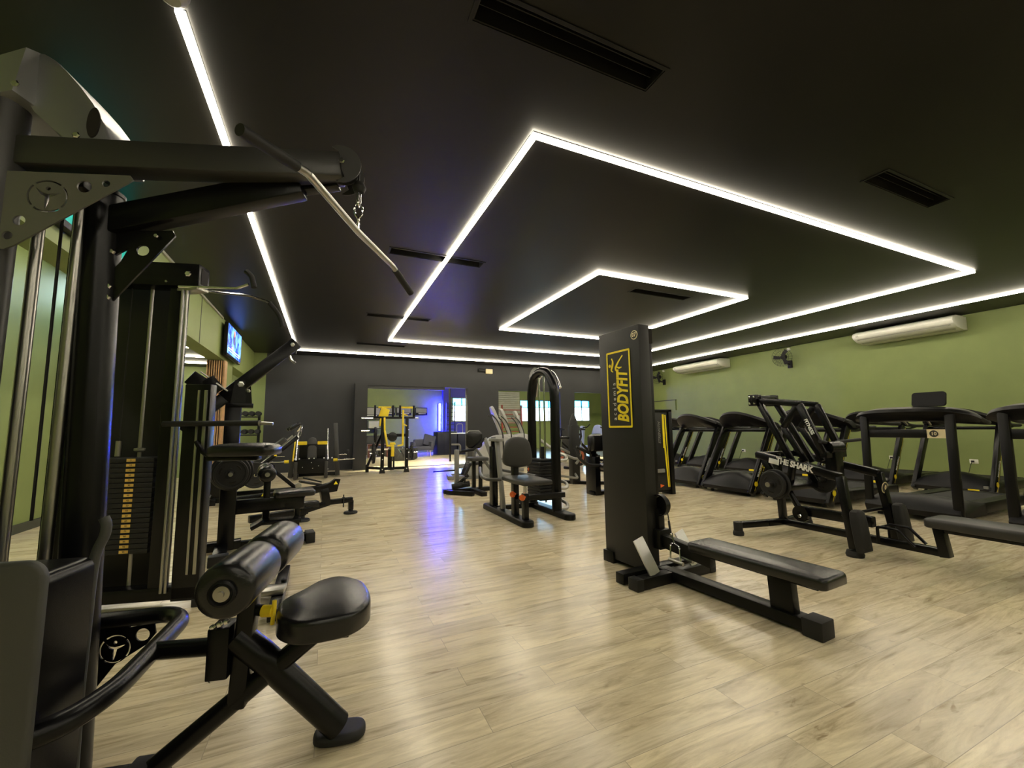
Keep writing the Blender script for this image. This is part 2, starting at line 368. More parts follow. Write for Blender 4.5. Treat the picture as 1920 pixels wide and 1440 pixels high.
struct('wall_left_pillar', G().rng(-2.05, -1.8, 9.45, 10.1, 0, 2.45), 'green_wall')
struct('wall_far_left', G().rng(-9, -1.5, 12.7, 12.92, 0, H), 'green_wall')
struct('wall_side_room', G().rng(-9.1, -9, -7.2, 13, 0, 2.85), 'green_wall')
g = G(); g.rng(-2.06, -1.78, 9.3, 9.43, 0, 2.44); struct('trim_6', g, 'felt_dark')
g = G()
for k in range(8): x = -2.045+.0365*k; g.rng(x-.0095, x+.0095, 9.24, 9.3, 0, 2.44, bev=.002)
g.rng(-1.8, -1.765, 9.24, 9.44, 0, 2.44, bev=.002); g.build('slat', 'slat_wood', bpy.data.objects['trim_6'])
for i, (y, x0, x1, lb) in enumerate([(9.75, -3.6, -2.25, 'short bright ceiling light in the side room, nearest of three'), (10.9, -3.4, -2.3, 'second bright ceiling light line in the side room'), (11.9, -4.6, -2.5, 'farthest ceiling light line in the side room')]):
    t = thing('ceiling_lamp', lb, 'light', ((x0+x1)/2, y, 2.75), group='lights in the side room')
    G().rng(-(x1-x0)/2, (x1-x0)/2, -.03, .03, -.02, 0).build('diffuser', 'led', t)
# the room behind the openings
wx = [(5.72, 6.75, 1.45, 2.68), (9.45, 11.85, 1.45, 2.62), (12.85, 13.95, 1.45, 2.66)]
wall_x('wall_rear_room', 20, 20.2, 0, 16.5, 3.3, wx, 'green_wall')
struct('wall_rear_room_left', G().rng(.1, .3, 12.92, 20, 0, 3.3), 'green_wall')
struct('wall_rear_room_right', G().rng(16.3, 16.5, 12.92, 20, 0, 3.3), 'green_wall')
struct('wall_rear_room_front', G().rng(11.35, 16.5, 12.72, 12.92, 0, 3.3), 'green_wall')
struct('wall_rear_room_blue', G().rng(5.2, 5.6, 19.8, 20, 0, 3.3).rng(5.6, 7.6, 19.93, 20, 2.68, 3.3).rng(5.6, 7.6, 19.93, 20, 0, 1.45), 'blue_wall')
struct('ceiling_rear', G().rng(0, 16.5, 12.92, 20.2, 3.3, 3.4), 'ceiling_black')
struct('floor_rear', G().prism([(5.4, 12.95), (16.3, 12.95), (16.3, 19.9), (6.2, 19.9), (5.4, 18.0)], .012, (0, 0, .006), (1, 0, 0), (0, 1, 0)), 'mat_floor')
for i, (a, b, zb, zt) in enumerate(wx):
    g = G(); e = .05
    g.rng(a, b, 20.02, 20.1, zb, zb+e).rng(a, b, 20.02, 20.1, zt-e, zt).rng(a, a+e, 20.02, 20.1, zb, zt).rng(b-e, b, 20.02, 20.1, zb, zt)
    n = 4 if b-a > 2 else 2
    for k in range(1, n): x = a+(b-a)*k/n; g.rng(x-.02, x+.02, 20.02, 20.1, zb, zt)
    g.rng(a, b, 20.03, 20.09, zt-.42, zt-.38)
    f = struct('window_%d' % (i+1), g, 'grey_plastic')
    G().rng(a+e, b-e, 20.055, 20.06, zt-.4, zt-e).build('pane', 'blue_glass', f)
    G().rng(a+e, b-e, 20.055, 20.06, zb+e, zt-.4).build('pane', 'clear_glass', f)
# shutter between blue corner and the wide window
g = G()
for k in range(16): g.rng(8.0, 9.4, 19.9, 19.96, 1.35+.105*k, 1.35+.105*k+.09, bev=.01)
struct('trim_7', g, 'pale_wall')
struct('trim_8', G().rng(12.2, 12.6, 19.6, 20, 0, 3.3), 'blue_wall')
# outdoors: ground, foliage beyond the glass
struct('ground_outside', G().rng(-5, 30, 20.3, 45, -.3, -.1), 'pale_wall')
def bush(x, y, z, r, lb):
    g = G(); rnd = random.Random(int(x*100))
    for k in range(260):
        a, b = rnd.uniform(0, 2*pi), rnd.uniform(-1, 1); q = V((cos(a)*math.sqrt(1-b*b), sin(a)*math.sqrt(1-b*b), b))*r*rnd.uniform(.55, 1)
        s = rnd.uniform(.1, .2); p = V((x, y, z))+q; e1 = V((rnd.uniform(-1, 1), rnd.uniform(-1, 1), rnd.uniform(-1, 1))).normalized(); e2 = e1.orthogonal().normalized()
        vs = [g.bm.verts.new(p+e1*s), g.bm.verts.new(p+e2*s*.4), g.bm.verts.new(p-e1*s), g.bm.verts.new(p-e2*s*.4)]; g.bm.faces.new(vs)
    t = thing('bush', lb, 'plant', (0, 0, 0)); g.build('foliage', 'leaf', t); G().tube([(x, y, -.1), (x, y, z)], .05, 8).build('stem', 'dark_wood', t)
bush(13.3, 22.2, 1.35, .75, 'leafy bush outside the rear window on the right')
# ---------------------------------------------------------------- shared small builders
def bolt(g, p, d, r=.012, h=.008): g.lathe([(0, 0), (r, 0), (r, h*.6), (r*.7, h), (0, h)], p, d, 6); return g
def roller(parent, a, b, r, name='foam_roller', cap='plastic_black', m='vinyl'):   # foam roller with gathered end covers and a cap
    a, b = V(a), V(b); L = (b-a).length; d = (b-a).normalized()
    o = G().lathe([(0, .004), (r*.55, .0), (r*.86, .004), (r*.97, .016), (r, .035), (r*.995, L-.035), (r*.96, L-.014), (r*.85, L-.003), (r*.5, L), (0, L-.004)], a, d, 32).build(name, m, parent, 50)
    for p, q in ((a, -d), (b, d)):
        G().lathe([(r*.44, -.002), (r*.46, .006), (r*.38, .01), (r*.33, .004), (0, .004)], p, q, 24).build('end_cap', cap, o)
        G().lathe([(r*.27, .004), (r*.27, .008), (r*.12, .009), (r*.11, .016), (0, .016)], p, q, 24).build('washer', 'steel', o)
    return o
def emblem_holes(cx, cy, r):    # ring cut in four arcs with a leaping figure inside
    H_ = []
    for k in range(4):
        a0 = pi/4+k*pi/2+.09; a1 = a0+pi/2-.18; n = 10
        H_.append([(cx+r*cos(a0+(a1-a0)*i/n), cy+r*sin(a0+(a1-a0)*i/n)) for i in range(n+1)] + [(cx+r*.9*cos(a1-(a1-a0)*i/n), cy+r*.9*sin(a1-(a1-a0)*i/n)) for i in range(n+1)])
    H_.append(circ(r*.12, 12, cx, cy+r*.48))
    fig = [(-.62, .5), (-.3, .22), (0, .14), (.32, .2), (.66, .26), (.34, .06), (.14, -.02), (.1, -.3), (-.02, -.74), (-.1, -.78), (-.12, -.3), (-.12, -.02), (-.34, .08)]
    H_.append([(cx+r*a, cy+r*b) for a, b in fig]); return H_
def weight_plate(name, label, loc, axis, r=.2, t=.04, group=None, m='plate_iron', grips=True):
    t_ = thing(name, label, 'weight plate', loc, group=group)
    G().lathe([(.026, 0), (r*.32, 0), (r*.34, t*.18), (r*.82, t*.18), (r*.86, 0), (r*.97, 0), (r, t*.15), (r, t*.85), (r*.97, t), (r*.86, t), (r*.82, t*.82), (r*.34, t*.82), (r*.32, t), (.026, t), (.026, 0)], (0, 0, 0), axis, 40).build('disc', m, t_)
    if grips:
        g = G(); x, y, z = frame_of(axis)
        for k in range(3):
            a0 = 2*pi*k/3
            for side, off in ((0, t*.16), (1, t*.84)):
                P = [V((0, 0, 0))+z*off+(x*cos(a0+j*.13)+y*sin(a0+j*.13))*r*.62 for j in range(6)]; g.tube(P, r*.06, 6, flat=1)
        g.build('grip_slot', 'felt_dark', t_)
    return t_

# ---------------------------------------------------------------- foreground high pulley station
T = thing('lat_pulldown_machine', 'large black pulldown station in the left foreground with twin thigh rollers', 'gym machine', (.03, 1.66, 0), -12)
BK = 'black_paint'
G().tube([(-1.06, -.02, 0), (-1.06, -.02, 2.24)], .055, 24).build('column', 'graphite', T)
G().tube([(-.79, .1, 0), (-.845, .1, 1.97)], .056, 24).lathe([(.056, 0), (.06, .003), (.06, .016), (.01, .05)], (-.845, .1, 1.97), (0, 0, 1)).build('column', BK, T)
G().rng(-1.03, -.9, .23, .26, 0, 1.98, bev=.004).build('back_plate', BK, T)
G().beam((-1.03, 0, 2.04), (0, 0, 2.12), .085, .1, bev=.007, up=(0, 0, 1)).build('upper_arm', 'graphite', T)
G().beam((-.85, .1, 1.86), (-.16, .05, 2.068), .07, .1, bev=.008, up=(0, 0, 1)).beam((-.2, .065, 2.05), (-.02, .03, 2.075), .045, .035, bev=.004).build('brace', BK, T)
# pulley guard plates at the arm tip
pg = G()
for v in (-.046, .046): pg.prism([(.074*cos(a*pi/20), .074*sin(a*pi/20)) for a in range(-11, 14)]+[(-.01, .052), (.0, .03), (.002, -.02), (.015, -.05)], .004, (0, v, 2.115), (1, 0, 0), (0, 0, 1))
pg.build('pulley_guard', 'graphite', T)
p = G().lathe([(0, -.015), (.04, -.015), (.056, -.013), (.056, -.008), (.048, 0), (.056, .008), (.056, .013), (.04, .015), (0, .015)], (0.002, 0, 2.118), (0, 1, 0), 28).build('pulley', 'plastic_black', T)
g = G(); bolt(g, (.004, -.05, 2.122), (0, -1, 0), .012, .012); g.build('bolt', 'chrome', T)
g = G().tube([(.06, 0, 2.11), (.06, 0, 2.07)], .004, 8); g.tube([(-.04, 0, 2.17), (-.9, .05, 2.1)], .003, 6); g.build('cable', 'rubber', T)
G().lathe([(0, -.026), (.018, -.02), (.026, 0), (.018, .02), (0, .026)], (.062, 0, 2.052), (0, 0, 1), 20).build('cable_stop', 'rubber', T)
g = G().tube([(.062, 0, 2.03), (.062, 0, 1.985)], .009, 12)
g.tube([(.062+.013*sin(a*pi/8)*(1.15-.15*cos(a*pi/8)), 0, 1.957-.03*cos(a*pi/8)) for a in range(16)], .0035, 8, closed=True)
g.tube([(.062, .012*sin(a*pi/6), 1.985+.012*cos(a*pi/6)) for a in range(12)], .003, 8, closed=True); g.build('carabiner', 'chrome', T)
# logo plates
c, s_ = cos(R(4.4)), sin(R(4.4))
o_ = (-.9, -.048, 1.835)
out = [(-.115, .12), (.225, .145), (.235, .13), (.215, .112), (-.075, -.13), (-.1, -.145), (-.125, -.14), (-.135, -.12)]
plate('logo_gusset', 'gusset_grey', T, out, emblem_holes(.0, .045, .056)+[circ(.021, 20, .098, .09), circ(.012, 14, .158, .108), circ(.017, 18, -.068, -.045), circ(.014, 16, -.094, -.098)], .006, o_)
plate('gusset', BK, T, [(-.04, .14), (.165, .16), (.175, .14), (-.025, -.15), (-.04, -.14)], [circ(.02, 18, .075, .075), [(-.01, -.0), (.01, .03), (.03, .08), (-.01, .05)], circ(.01, 12, -.018, -.075)], .008, (-.775, .09, 1.695))
g = G()
for dz in (.06, -.07, -.11): bolt(g, (-.79, .08, 1.695+dz), (0, -1, 0), .011, .01)
for dx in (.12,): bolt(g, (-.775+dx, .08, 1.825), (0, -1, 0), .009, .01)
g.build('bolt', 'chrome', T)
# silver cowl above the column, bulging towards the camera
out = [(-1.02, 2.22), (-1.0, 2.205), (-.965, 2.19), (-.93, 2.14), (-.88, 2.08), (-.85, 2.065), (-.745, 2.065), (-.752, 2.11), (-.778, 2.175), (-.81, 2.235), (-.85, 2.29), (-.895, 2.342), (-.93, 2.38), (-.965, 2.402), (-1.0, 2.4), (-1.02, 2.36)]
cw = G().prism(out, .19, (0, .057, 0), (1, 0, 0), (0, 0, 1), bev=.012).build('cowl', 'shroud_silver', T, 40)
g = G(); P_ = [(-1.0, -.085, 2.215), (-.985, -.075, 2.38), (-.975, -.03, 2.4), (-.97, -.03, 2.2), (-1.06, .02, 2.2), (-1.04, .04, 2.4), (-1.2, -.06, 2.15), (-1.22, -.05, 2.27), (-1.2, .15, 2.3), (-1.2, .15, 2.16), (-.96, .15, 2.39), (-.98, .15, 2.2)]
for q in P_: g.bm.verts.new(q)
bmesh.ops.convex_hull(g.bm, input=list(g.bm.verts)); g.build('cowl_side', 'shroud_silver', T, 40)
G().prism(spline2([(0, -.055), (.018, -.035), (.016, .02), (-.004, .052), (-.02, .03), (-.018, -.02)], 4), .006, (-.80, -.042, 2.165), (.9, 0, -.3), (.15, 0, 1)).build('cowl_grommet', 'felt_dark', T)
g = G()
for q in ((-.99, -.087, 2.235), (-.845, -.042, 2.11)): bolt(g, q, (0, -1, 0), .012, .007)
g.build('bolt', 'chrome', T)
# guide rods and cable of the stack
for u, v in ((-1.0, .06), (-.882, .06)): G().tube([(u, v, .1), (u, v, 1.97)], .0165, 20).build('guide_rod', 'steel', T)
G().tube([(-.93, .06, .82), (-.935, .06, 1.95)], .0045, 8).build('cable', 'rubber', T)
G().rng(-1.1, -.84, .0, .13, 1.95, 1.985, bev=.004).build('rod_bracket', BK, T)
# weight stack cover with a grey front panel
g = G().pad(rrect(.58, .74, .03, 5, -.9, .375), .2, (0, -.15, 0), (1, 0, 0), (0, 0, 1), r=.012, crown=0); g.build('stack_cover', 'black_paint', T)
G().pad(rrect(.62, .7, .045, 6, -.885, .445), .022, (0, -.352, 0), (1, 0, 0), (0, 0, 1), r=.01, crown=.004).build('cover_panel', 'grey_pad', T)
G().tube([(-.63, -.13, .02), (-.635, -.13, .36), (-.63, -.13, .68), (-.625, -.13, .75), (-.605, -.13, .8), (-.603, -.13, .83), (-.612, -.13, .85)], .013, 12, fl=.04).build('cover_edge', 'grey_pad', T)
# bent floor guard, strut, seat post
G().tube([(-.95, -.4, .375), (-.64, -.36, .375), (-.555, -.29, .375), (-.53, -.16, .375), (-.59, .3, .375), (-.66, .375, .375), (-1.02, .36, .375)], .03, 18, fl=.09, fn=6).build('guard_tube', BK, T)
G().tube([(-.553, .06, .375), (-.33, .02, .385)], .028, 18).build('strut', BK, T)
plate('logo_plate', BK, T, [(-.28, .17), (.02, .17), (.03, .12), (.0, .08), (-.1, .02), (-.2, -.12), (-.28, -.16)], emblem_holes(-.105, .075, .052)+[circ(.024, 18, -.015, .118), [(-.06, .15), (-.015, .155), (-.015, .162), (-.06, .158)]], .006, (-.74, .37, .19))
g = G().beam((-.325, 0, .44), (-.32, 0, .33), .075, .06, bev=.006); g.box((-.325, 0, .385), (.065, .085, .16), bev=.006); g.build('clamp_block', BK, T)
g = G()
for q in ((-.325, -.03, .47), (-.345, -.03, .462), (-.305, -.03, .476), (-.35, .0, .31), (-.34, -.03, .31)): bolt(g, q, (-.3, -.2, 1) if q[2] > .4 else (0, 0, -1), .01, .012)
g.build('bolt', 'chrome', T)
G().beam((-.27, 0, .2), (-.245, 0, .66), .055, .055, bev=.008).build('roller_post', BK, T)
G().tube([(-.03, 0, .41), (-.5, 0, .05)], .028, 18, flat=1.15).build('seat_post', BK, T)
G().tube([(-.285, 0, .42), (-.2, 0, .345), (.03, .07, .05)], .045, 20, fl=.03).build('front_leg', BK, T)
f_ = G().pad(spline2([(-.06, -.05), (.06, -.05), (.088, 0), (.06, .05), (-.06, .05), (-.088, 0)], 5), .03, (.035, .09, .002), (1, 0, 0), (0, 1, 0), r=.015, crown=0).build('foot', 'rubber', T)
G().rng(-1.3, -.46, -.03, .03, .0, .06, bev=.008).rng(-1.08, -1.02, -.4, .4, 0, .06, bev=.008).build('base_rail', BK, T)
G().rng(-.565, -.505, -.035, .035, 0, .075, bev=.008).build('foot', 'rubber', T)
roller(T, (-.222, -.285, .655), (-.226, -.015, .657), .078); roller(T, (-.228, .03, .657), (-.232, .29, .66), .078)
G().tube([(-.222, -.29, .655), (-.232, .29, .66)], .014, 12).build('roller_axle', 'steel', T)
k = G().tube([(-.235, -.0, .5), (-.19, -.03, .502)], .018, 14).build('adjuster', BK, T)
g = G().tube([(-.2, -.028, .502), (-.168, -.035, .502)], .019, 14).tube([(-.165, -.033, .535), (-.163, -.038, .5), (-.168, -.036, .46)], .007, 8, fl=.02); g.build('adjuster_grip', 'yellow', k)
seat_o = [(-.166, 0), (-.165, .07), (-.125, .15), (-.085, .235), (-.01, .27), (.08, .2), (.125, .09), (.14, -.03), (.1, -.11), (.03, -.14), (-.06, -.145), (-.13, -.095)]
G().pad(spline2(seat_o, 5), .075, (0, 0, .43), (1, 0, 0), (0, 1, 0), r=.02, crown=.01, steps=5).build('seat', 'vinyl', T, 60)
G().rng(-.1, .08, -.07, .1, .405, .43, bev=.004).build('seat_bracket', BK, T)
# the bar hanging from the carabiner
T = thing('lat_bar', 'long bent chrome pulldown bar hanging crosswise from the high cable arm', 'cable bar', (.03, 1.66, 0), -12)
m_ = V((.0625, 0, 1.87))
pl = [V((-.135, -.56, 1.845)), V((-.03, -.355, 1.873)), m_, V((.17, .335, 1.873)), V((.25, .5, 1.8))]
G().tube(pl[1:4], .0125, 14).build('bar', 'steel', T)
G().tube([(-.03, -.355, 1.873), (-.055, -.405, 1.868)], .0125, 12).tube([(.17, .335, 1.873), (.185, .365, 1.86)], .0125, 12).build('bar', 'steel', T)
G().tube([(-.05, -.395, 1.868), tuple(pl[0])], .016, 14).build('grip', 'rubber', T)
G().tube([(.18, .358, 1.863), tuple(pl[4])], .016, 14).build('grip', 'rubber', T)
G().tube([(.0625, 0, 1.88), (.0625, 0, 1.905)], .007, 8).tube([(.0625, .013*sin(a*pi/6), 1.915+.013*cos(a*pi/6)) for a in range(12)], .0035, 8, closed=True).build('hook', 'chrome', T)

# ---------------------------------------------------------------- second tower with amber weight labels
T = thing('cable_tower', 'tall black weight stack tower with amber number labels, behind the foreground station', 'gym machine', (-.95, 3.45, 0), -14)
G().beam((-.62, 0, 2.165), (.15, 0, 2.165), .13, .16, bev=.006).build('top_beam', BK, T)
g = G().box((.151, 0, 2.165), (.004, .08, .11)); g.build('beam_end', 'felt_dark', T)
g = G(); bolt(g, (.085, -.066, 2.17), (0, -1, 0), .022, .012); bolt(g, (-.04, -.066, 2.11), (0, -1, 0), .01, .012); g.build('bolt', 'chrome', T)
G().rng(-.03, .045, -.045, .045, .06, 2.09, bev=.006).build('column', BK, T)
G().rng(.105, .26, -.05, .03, .04, 1.42, bev=.006).build('front_post', BK, T)
G().rng(.185, .2, -.056, -.05, .2, 1.38, bev=.002).rng(.225, .245, -.056, -.05, .2, 1.38, bev=.002).build('cable_channel', 'steel', T)
G().tube([(.05, -.15, 1.155), (.61, -.15, 1.155)], .018, 14).build('handle_bar', 'rubber', T)
G().tube([(.6, -.15, 1.155), (.69, -.15, 1.15)], .011, 14).lathe([(.016, 0), (.019, .008), (.016, .016)], (.6, -.15, 1.155), (1, 0, 0), 14).build('handle_end', 'steel', T)
G().pad(rrect(.39, .24, .06, 6, .515, -.1), .07, (0, 0, .945), (1, 0, 0), (0, 1, 0), r=.03, crown=.012).build('arm_pad', 'vinyl', T, 60)
G().rng(.3, .6, -.14, -.06, .915, .945, bev=.004).tube([(.2, -.06, 1.04), (.24, -.08, .98), (.32, -.1, .925), (.55, -.1, .925)], .014, 10, fl=.05).build('pad_bracket', BK, T)
G().rng(-.6, -.06, .16, .19, .06, 2.2, bev=.004).build('back_shroud', 'panel_black', T)
for u in (.056, .082): G().tube([(u, -.06, .1), (u, -.06, 2.06)], .0085, 12).build('slide_rod', 'steel', T)
for u in (-.19, -.45): G().tube([(u, .05, .1), (u, .05, 2.09)], .0105, 12).build('guide_rod', 'steel', T)
G().tube([(-.3, .03, 1.0), (-.3, .03, 2.09)], .004, 8).build('cable', 'rubber', T)
G().tube([(-.3, .03, .95), (-.3, .03, 1.05)], .016, 12).build('selector_stem', 'steel', T); G().lathe([(.02, 0), (.03, .01), (.03, .025), (0, .03)], (-.19, .05, .975), (0, 0, 1), 14).build('rod_bushing', 'steel', T)
for k in range(19):
    z = .343+.0316*k; p = G().rng(-.5, -.05, -.035, .12, z, z+.029, bev=.003).build('weight_plate', 'plate_iron', T)
    G().rng(-.205, -.155, -.0375, -.035, z+.006, z+.024).build('number_label', 'label_amber', p)
    text('number', str(5+5*(18-k)), 'ink', p, .015, (-.18, -.0378, z+.015), (1, 0, 0), (0, 0, 1))
G().rng(-.62, .3, -.05, .05, .05, .13, bev=.008).rng(-.62, -.52, -.25, .35, 0, .1, bev=.008).build('base_rail', BK, T)
for a in (-.57, .27): G().rng(a-.04, a+.04, -.06, .06, 0, .05, bev=.004).build('foot', 'rubber', T)
G().beam((.62, .42, .05), (.84, -.42, .05), .07, .07, bev=.006).rng(.25, .72, -.03, .03, .02, .08, bev=.006).build('base_rail', BK, T)
G().box((.68, -.17, .105), (.26, .12, .03), rz=R(10), bev=.004).build('foot_plate', 'steel', T)
g = G()
for q in ((.735, .05, .086), (.76, -.06, .086)): g.lathe([(.018, 0), (.018, .012), (.008, .02), (0, .02)], q, (0, 0, 1), 12)
g.build('bolt', 'black_paint', T)
T2 = thing('double_grip_bar', 'slim chrome double grip bar with upturned rubber grips at the top of the labelled tower', 'cable bar', (-.95, 3.45, 0), -14)
for sg, pts in ((1, [(.03, -.06, 2.08), (.42, -.14, 2.06), (.5, -.16, 2.085)]), (-1, [(.08, .0, 2.085), (.4, .1, 2.085), (.5, .13, 2.06), (.53, .14, 2.045)])):
    G().tube(pts, .009, 10).build('rod', 'chrome', T2)
G().tube([(.48, -.16, 2.175), (.52, -.165, 2.14), (.54, -.17, 2.06)], .017, 12, fl=.03).build('grip', 'rubber', T2)
G().tube([(.52, .14, 2.05), (.585, .15, 1.97), (.615, .15, 1.87)], .016, 12, fl=.04).build('grip', 'rubber', T2)
G().box((.1, -.03, 2.065), (.16, .09, .02), rz=R(-20), bev=.004).build('bracket', 'steel', T2)

# ---------------------------------------------------------------- lever machine with its arm reaching up to the light line
T = thing('lever_pulldown_machine', 'black lever machine with a long sloping arm reaching up to the left light line', 'gym machine', (-.79, 4.7, 0), 8)
G().rng(-.085, .045, -.06, .06, .02, 1.36, bev=.008).build('column', BK, T)
G().rng(-.3, .1, -.05, .05, .02, .1, bev=.006).rng(-.1, 0, -.46, .3, .0, .07, bev=.006).build('base_rail', BK, T)
G().rng(-.12, .02, -.5, -.4, .0, .085, bev=.006).build('foot', 'rubber', T)
plate('pivot_plate', BK, T, [(-.03, 0), (.1, 0), (.085, .25), (.0, .25)], [], .008, (-.02, -.055, 1.34)); plate('pivot_plate', BK, T, [(-.02, 0), (.12, 0), (.1, .2), (.04, .2)], [], .008, (.01, .075, 1.36))
G().rng(-.08, .14, -.07, .09, 1.33, 1.37, bev=.004).build('cap_plate', BK, T)
g = G(); bolt(g, (.03, -.07, 1.55), (0, -1, 0), .028, .015); bolt(g, (.09, .07, 1.5), (0, -1, 0), .02, .02); g.build('bolt', 'steel', T)
G().beam((-.1, 0, 1.42), (.49, 0, 2.01), .1, .12, bev=.008).build('lever_arm', BK, T)
G().beam((-.1, 0, 1.42), (-.4, 0, 1.12), .1, .1, bev=.006).beam((-.34, 0, 1.3), (.02, 0, 1.42), .05, .05, bev=.006).build('lever_arm', BK, T)
G().beam((-.16, -.02, 1.46), (-.36, -.02, 1.6), .16, .13, bev=.006).beam((-.22, -.11, 1.5), (-.14, -.11, 1.56), .02, .15, bev=.002).build('counterweight', BK, T)
G().beam((-.14, -.06, 1.545), (-.29, -.06, 1.655), .02, .012).beam((-.16, -.105, 1.55), (-.07, -.105, 1.48), .05, .012).build('edge_strip', 'white_print', T)
g = G(); bolt(g, (.45, -.052, 1.98), (0, -1, 0), .022, .012); g.build('bolt', 'steel', T)
G().tube([(.49, 0, 2.0), (.49, 0, 1.9)], .006, 8).tube([(.43, 0, 1.98), (.43, 0, 1.86)], .009, 8).tube([(.43, 0, 1.87), (.45, 0, 1.83), (.49, 0, 1.8)], .014, 10).build('hook', 'chrome', T)
G().tube([(0.0, -.42, .735), (0.0, .25, .735)], .018, 14).build('plate_peg', 'steel', T)
G().rng(.04, .62, -.035, .035, .33, .46, bev=.006).build('seat_beam', BK, T)
G().rng(.26, .32, -.03, .03, .25, .66, bev=.006).build('roller_post', BK, T)
roller(T, (.28, -.24, .7), (.28, -.01, .705), .075); roller(T, (.28, .02, .705), (.28, .24, .71), .075)
G().pad(rrect(.36, .3, .05, 5, .53, 0), .055, (0, 0, .46), (1, 0, 0), (0, 1, 0), r=.018, crown=.005).build('seat', 'vinyl', T, 60)
G().rng(.535, .585, -.03, .03, .06, .46, bev=.006).build('seat_post', BK, T)
g = G().beam((.25, -.12, .255), (.58, -.12, .245), .2, .03, bev=.004).beam((.17, -.12, .215), (.27, -.12, .265), .2, .03, bev=.004); g.rng(.34, .44, -.15, -.09, .03, .25, bev=.004); g.build('foot_step', BK, T)
G().rng(.3, .68, -.1, .0, .02, .09, bev=.006).rng(.04, .3, -.03, .03, .02, .08, bev=.006).build('base_rail', BK, T)
G().rng(.64, .72, -.13, .04, 0, .1, bev=.006).build('foot', 'rubber', T)
def loc8(u, v, z): a = R(8); return (-.79+u*cos(a)-v*sin(a), 4.7+u*sin(a)+v*cos(a), z)
a8 = (sin(R(8)), -cos(R(8)), 0)
weight_plate('weight_plate', 'black iron weight plate, outermost on the peg below the arm pad', loc8(0, -.3, .735), a8, .13, .035, 'plates on the lever machine peg')
for q, (v, rr) in enumerate(((-.2, .15), (-.09, .17), (.1, .17))):
    weight_plate('weight_plate', ['second black iron plate on the peg below the arm pad', 'third, larger black iron plate on the peg below the arm pad', 'rearmost black iron plate on the peg, half behind the column'][q], loc8(0, v, .735), a8, rr, .04, 'plates on the lever machine peg')

# ---------------------------------------------------------------- low row unit behind it
T = thing('plate_row_machine', 'low black bench machine with round feet and yellow warning triangles in mid floor', 'gym machine', (.02, 5.98, 0), 14)
for x, y in ((.33, 0), (-.28, -.1)): G().lathe([(0, 0), (.085, 0), (.09, .012), (.08, .028), (.03, .034), (.03, .07), (0, .07)], (x, y, 0), (0, 0, 1), 24).build('foot', 'rubber', T)
G().beam((-.28, -.1, .07), (-.28, -.1, .17), .075, .075, bev=.006).beam((.33, 0, .05), (.33, 0, .17), .06, .06, bev=.006).build('foot_post', BK, T)
G().beam((-.85, -.22, .12), (-.22, -.08, .12), .07, .08, bev=.006).beam((-.28, -.1, .12), (.05, 0, .17), .065, .065, bev=.006).beam((.03, 0, .175), (.35, 0, .18), .065, .065, bev=.006).build('main_beam', BK, T)
G().beam((.02, 0, .16), (-.02, 0, .36), .1, .1, bev=.006).build('upright', BK, T)
G().beam((-1.0, -.2, .34), (-.0, 0, .37), .06, .075, bev=.006).beam((-.2, -.03, .345), (.1, .01, .39), .065, .09, bev=.006).build('lever', BK, T)
plate('bracket', BK, T, [(-.08, -.08), (.06, -.07), (.09, .05), (.1, .08), (.04, .09), (-.1, .0)], [], .07, (.08, 0, .38))
for dx in (-.0,):
    g = G().prism([(-.025, -.018), (.025, -.018), (0, .024)], .002, (.12, -.038, .42)); g.build('warning_sticker', 'yellow_print', T)
    g = G().prism([(-.02, -.015), (.02, -.015), (0, .02)], .002, (-.72, -.195, .375)); g.build('warning_sticker', 'yellow_print', T)
G().beam((-.3, .02, .47), (-.02, .03, .4), .12, .03, bev=.008).beam((-.24, .12, .5), (-.02, .12, .43), .06, .02, bev=.006).build('chest_pad', 'vinyl', T)
G().lathe([(0, 0), (.03, .0), (.035, .01), (.035, .03), (0, .035)], (-.33, -.05, .43), (0, -1, 0), 16).build('roller', 'steel', T)
G().box((-.2, -.02, .18), (.24, .16, .08), bev=.02).build('knee_pad', 'vinyl', T)
G().tube([(.22, -.05, .1), (.22, -.05, .26)], .008, 8).lathe([(.02, 0), (.02, .008)], (.22, -.05, .22), (0, 0, 1), 10).build('locking_pin', 'rubber', T)
text('lettering', 'KLAFIT', 'white_print', T, .035, (-.42, -.125, .36), (.98, .2, 0), (0, 0, 1), bold=.001, spacing=1.1)

# ---------------------------------------------------------------- leg press by the far wall
T = thing('leg_press', 'black and yellow plate loaded leg press standing against the dark far wall', 'gym machine', (-.12, 10.75, 0), 0)
for x in (-.47, .16): G().beam((x, -.1, .02), (x, -.1, .4), .09, .07, bev=.006).build('front_leg', 'graphite', T)
for x in (-.6, .42): G().beam((x, .3, .02), (x+(.12 if x < 0 else -.08), .45, 1.28), .1, .09, bev=.006, up=(0, 1, 0)).build('rear_post', 'graphite', T)
for x in (-.47, .19): G().tube([(x, -.05, .42), (x*.97, .45, 1.14)], .022, 14).build('slide_rod', 'chrome', T)
for x in (-.515,): G().beam((x-.02, -.02, .42), (x, .34, .95), .03, .03, bev=.004).build('slide_rail', 'yellow', T)
G().beam((-.45, -.12, .45), (.18, -.12, .45), .02, .02).prism([(-.5, .0), (.24, 0), (.16, -.3), (-.4, -.3)], .05, (-.02, -.1, .44), bev=.006).build('foot_plate', 'satin_black', T)
G().rng(-.42, .14, .0, .04, .45, .8, bev=.006).build('carriage', 'satin_black', T)
for a, b in ((-.45, -.26), (-.04, .17)): G().rng(a, b, -.06, .0, .78, .86, bev=.012).build('shoulder_pad', 'yellow', T)
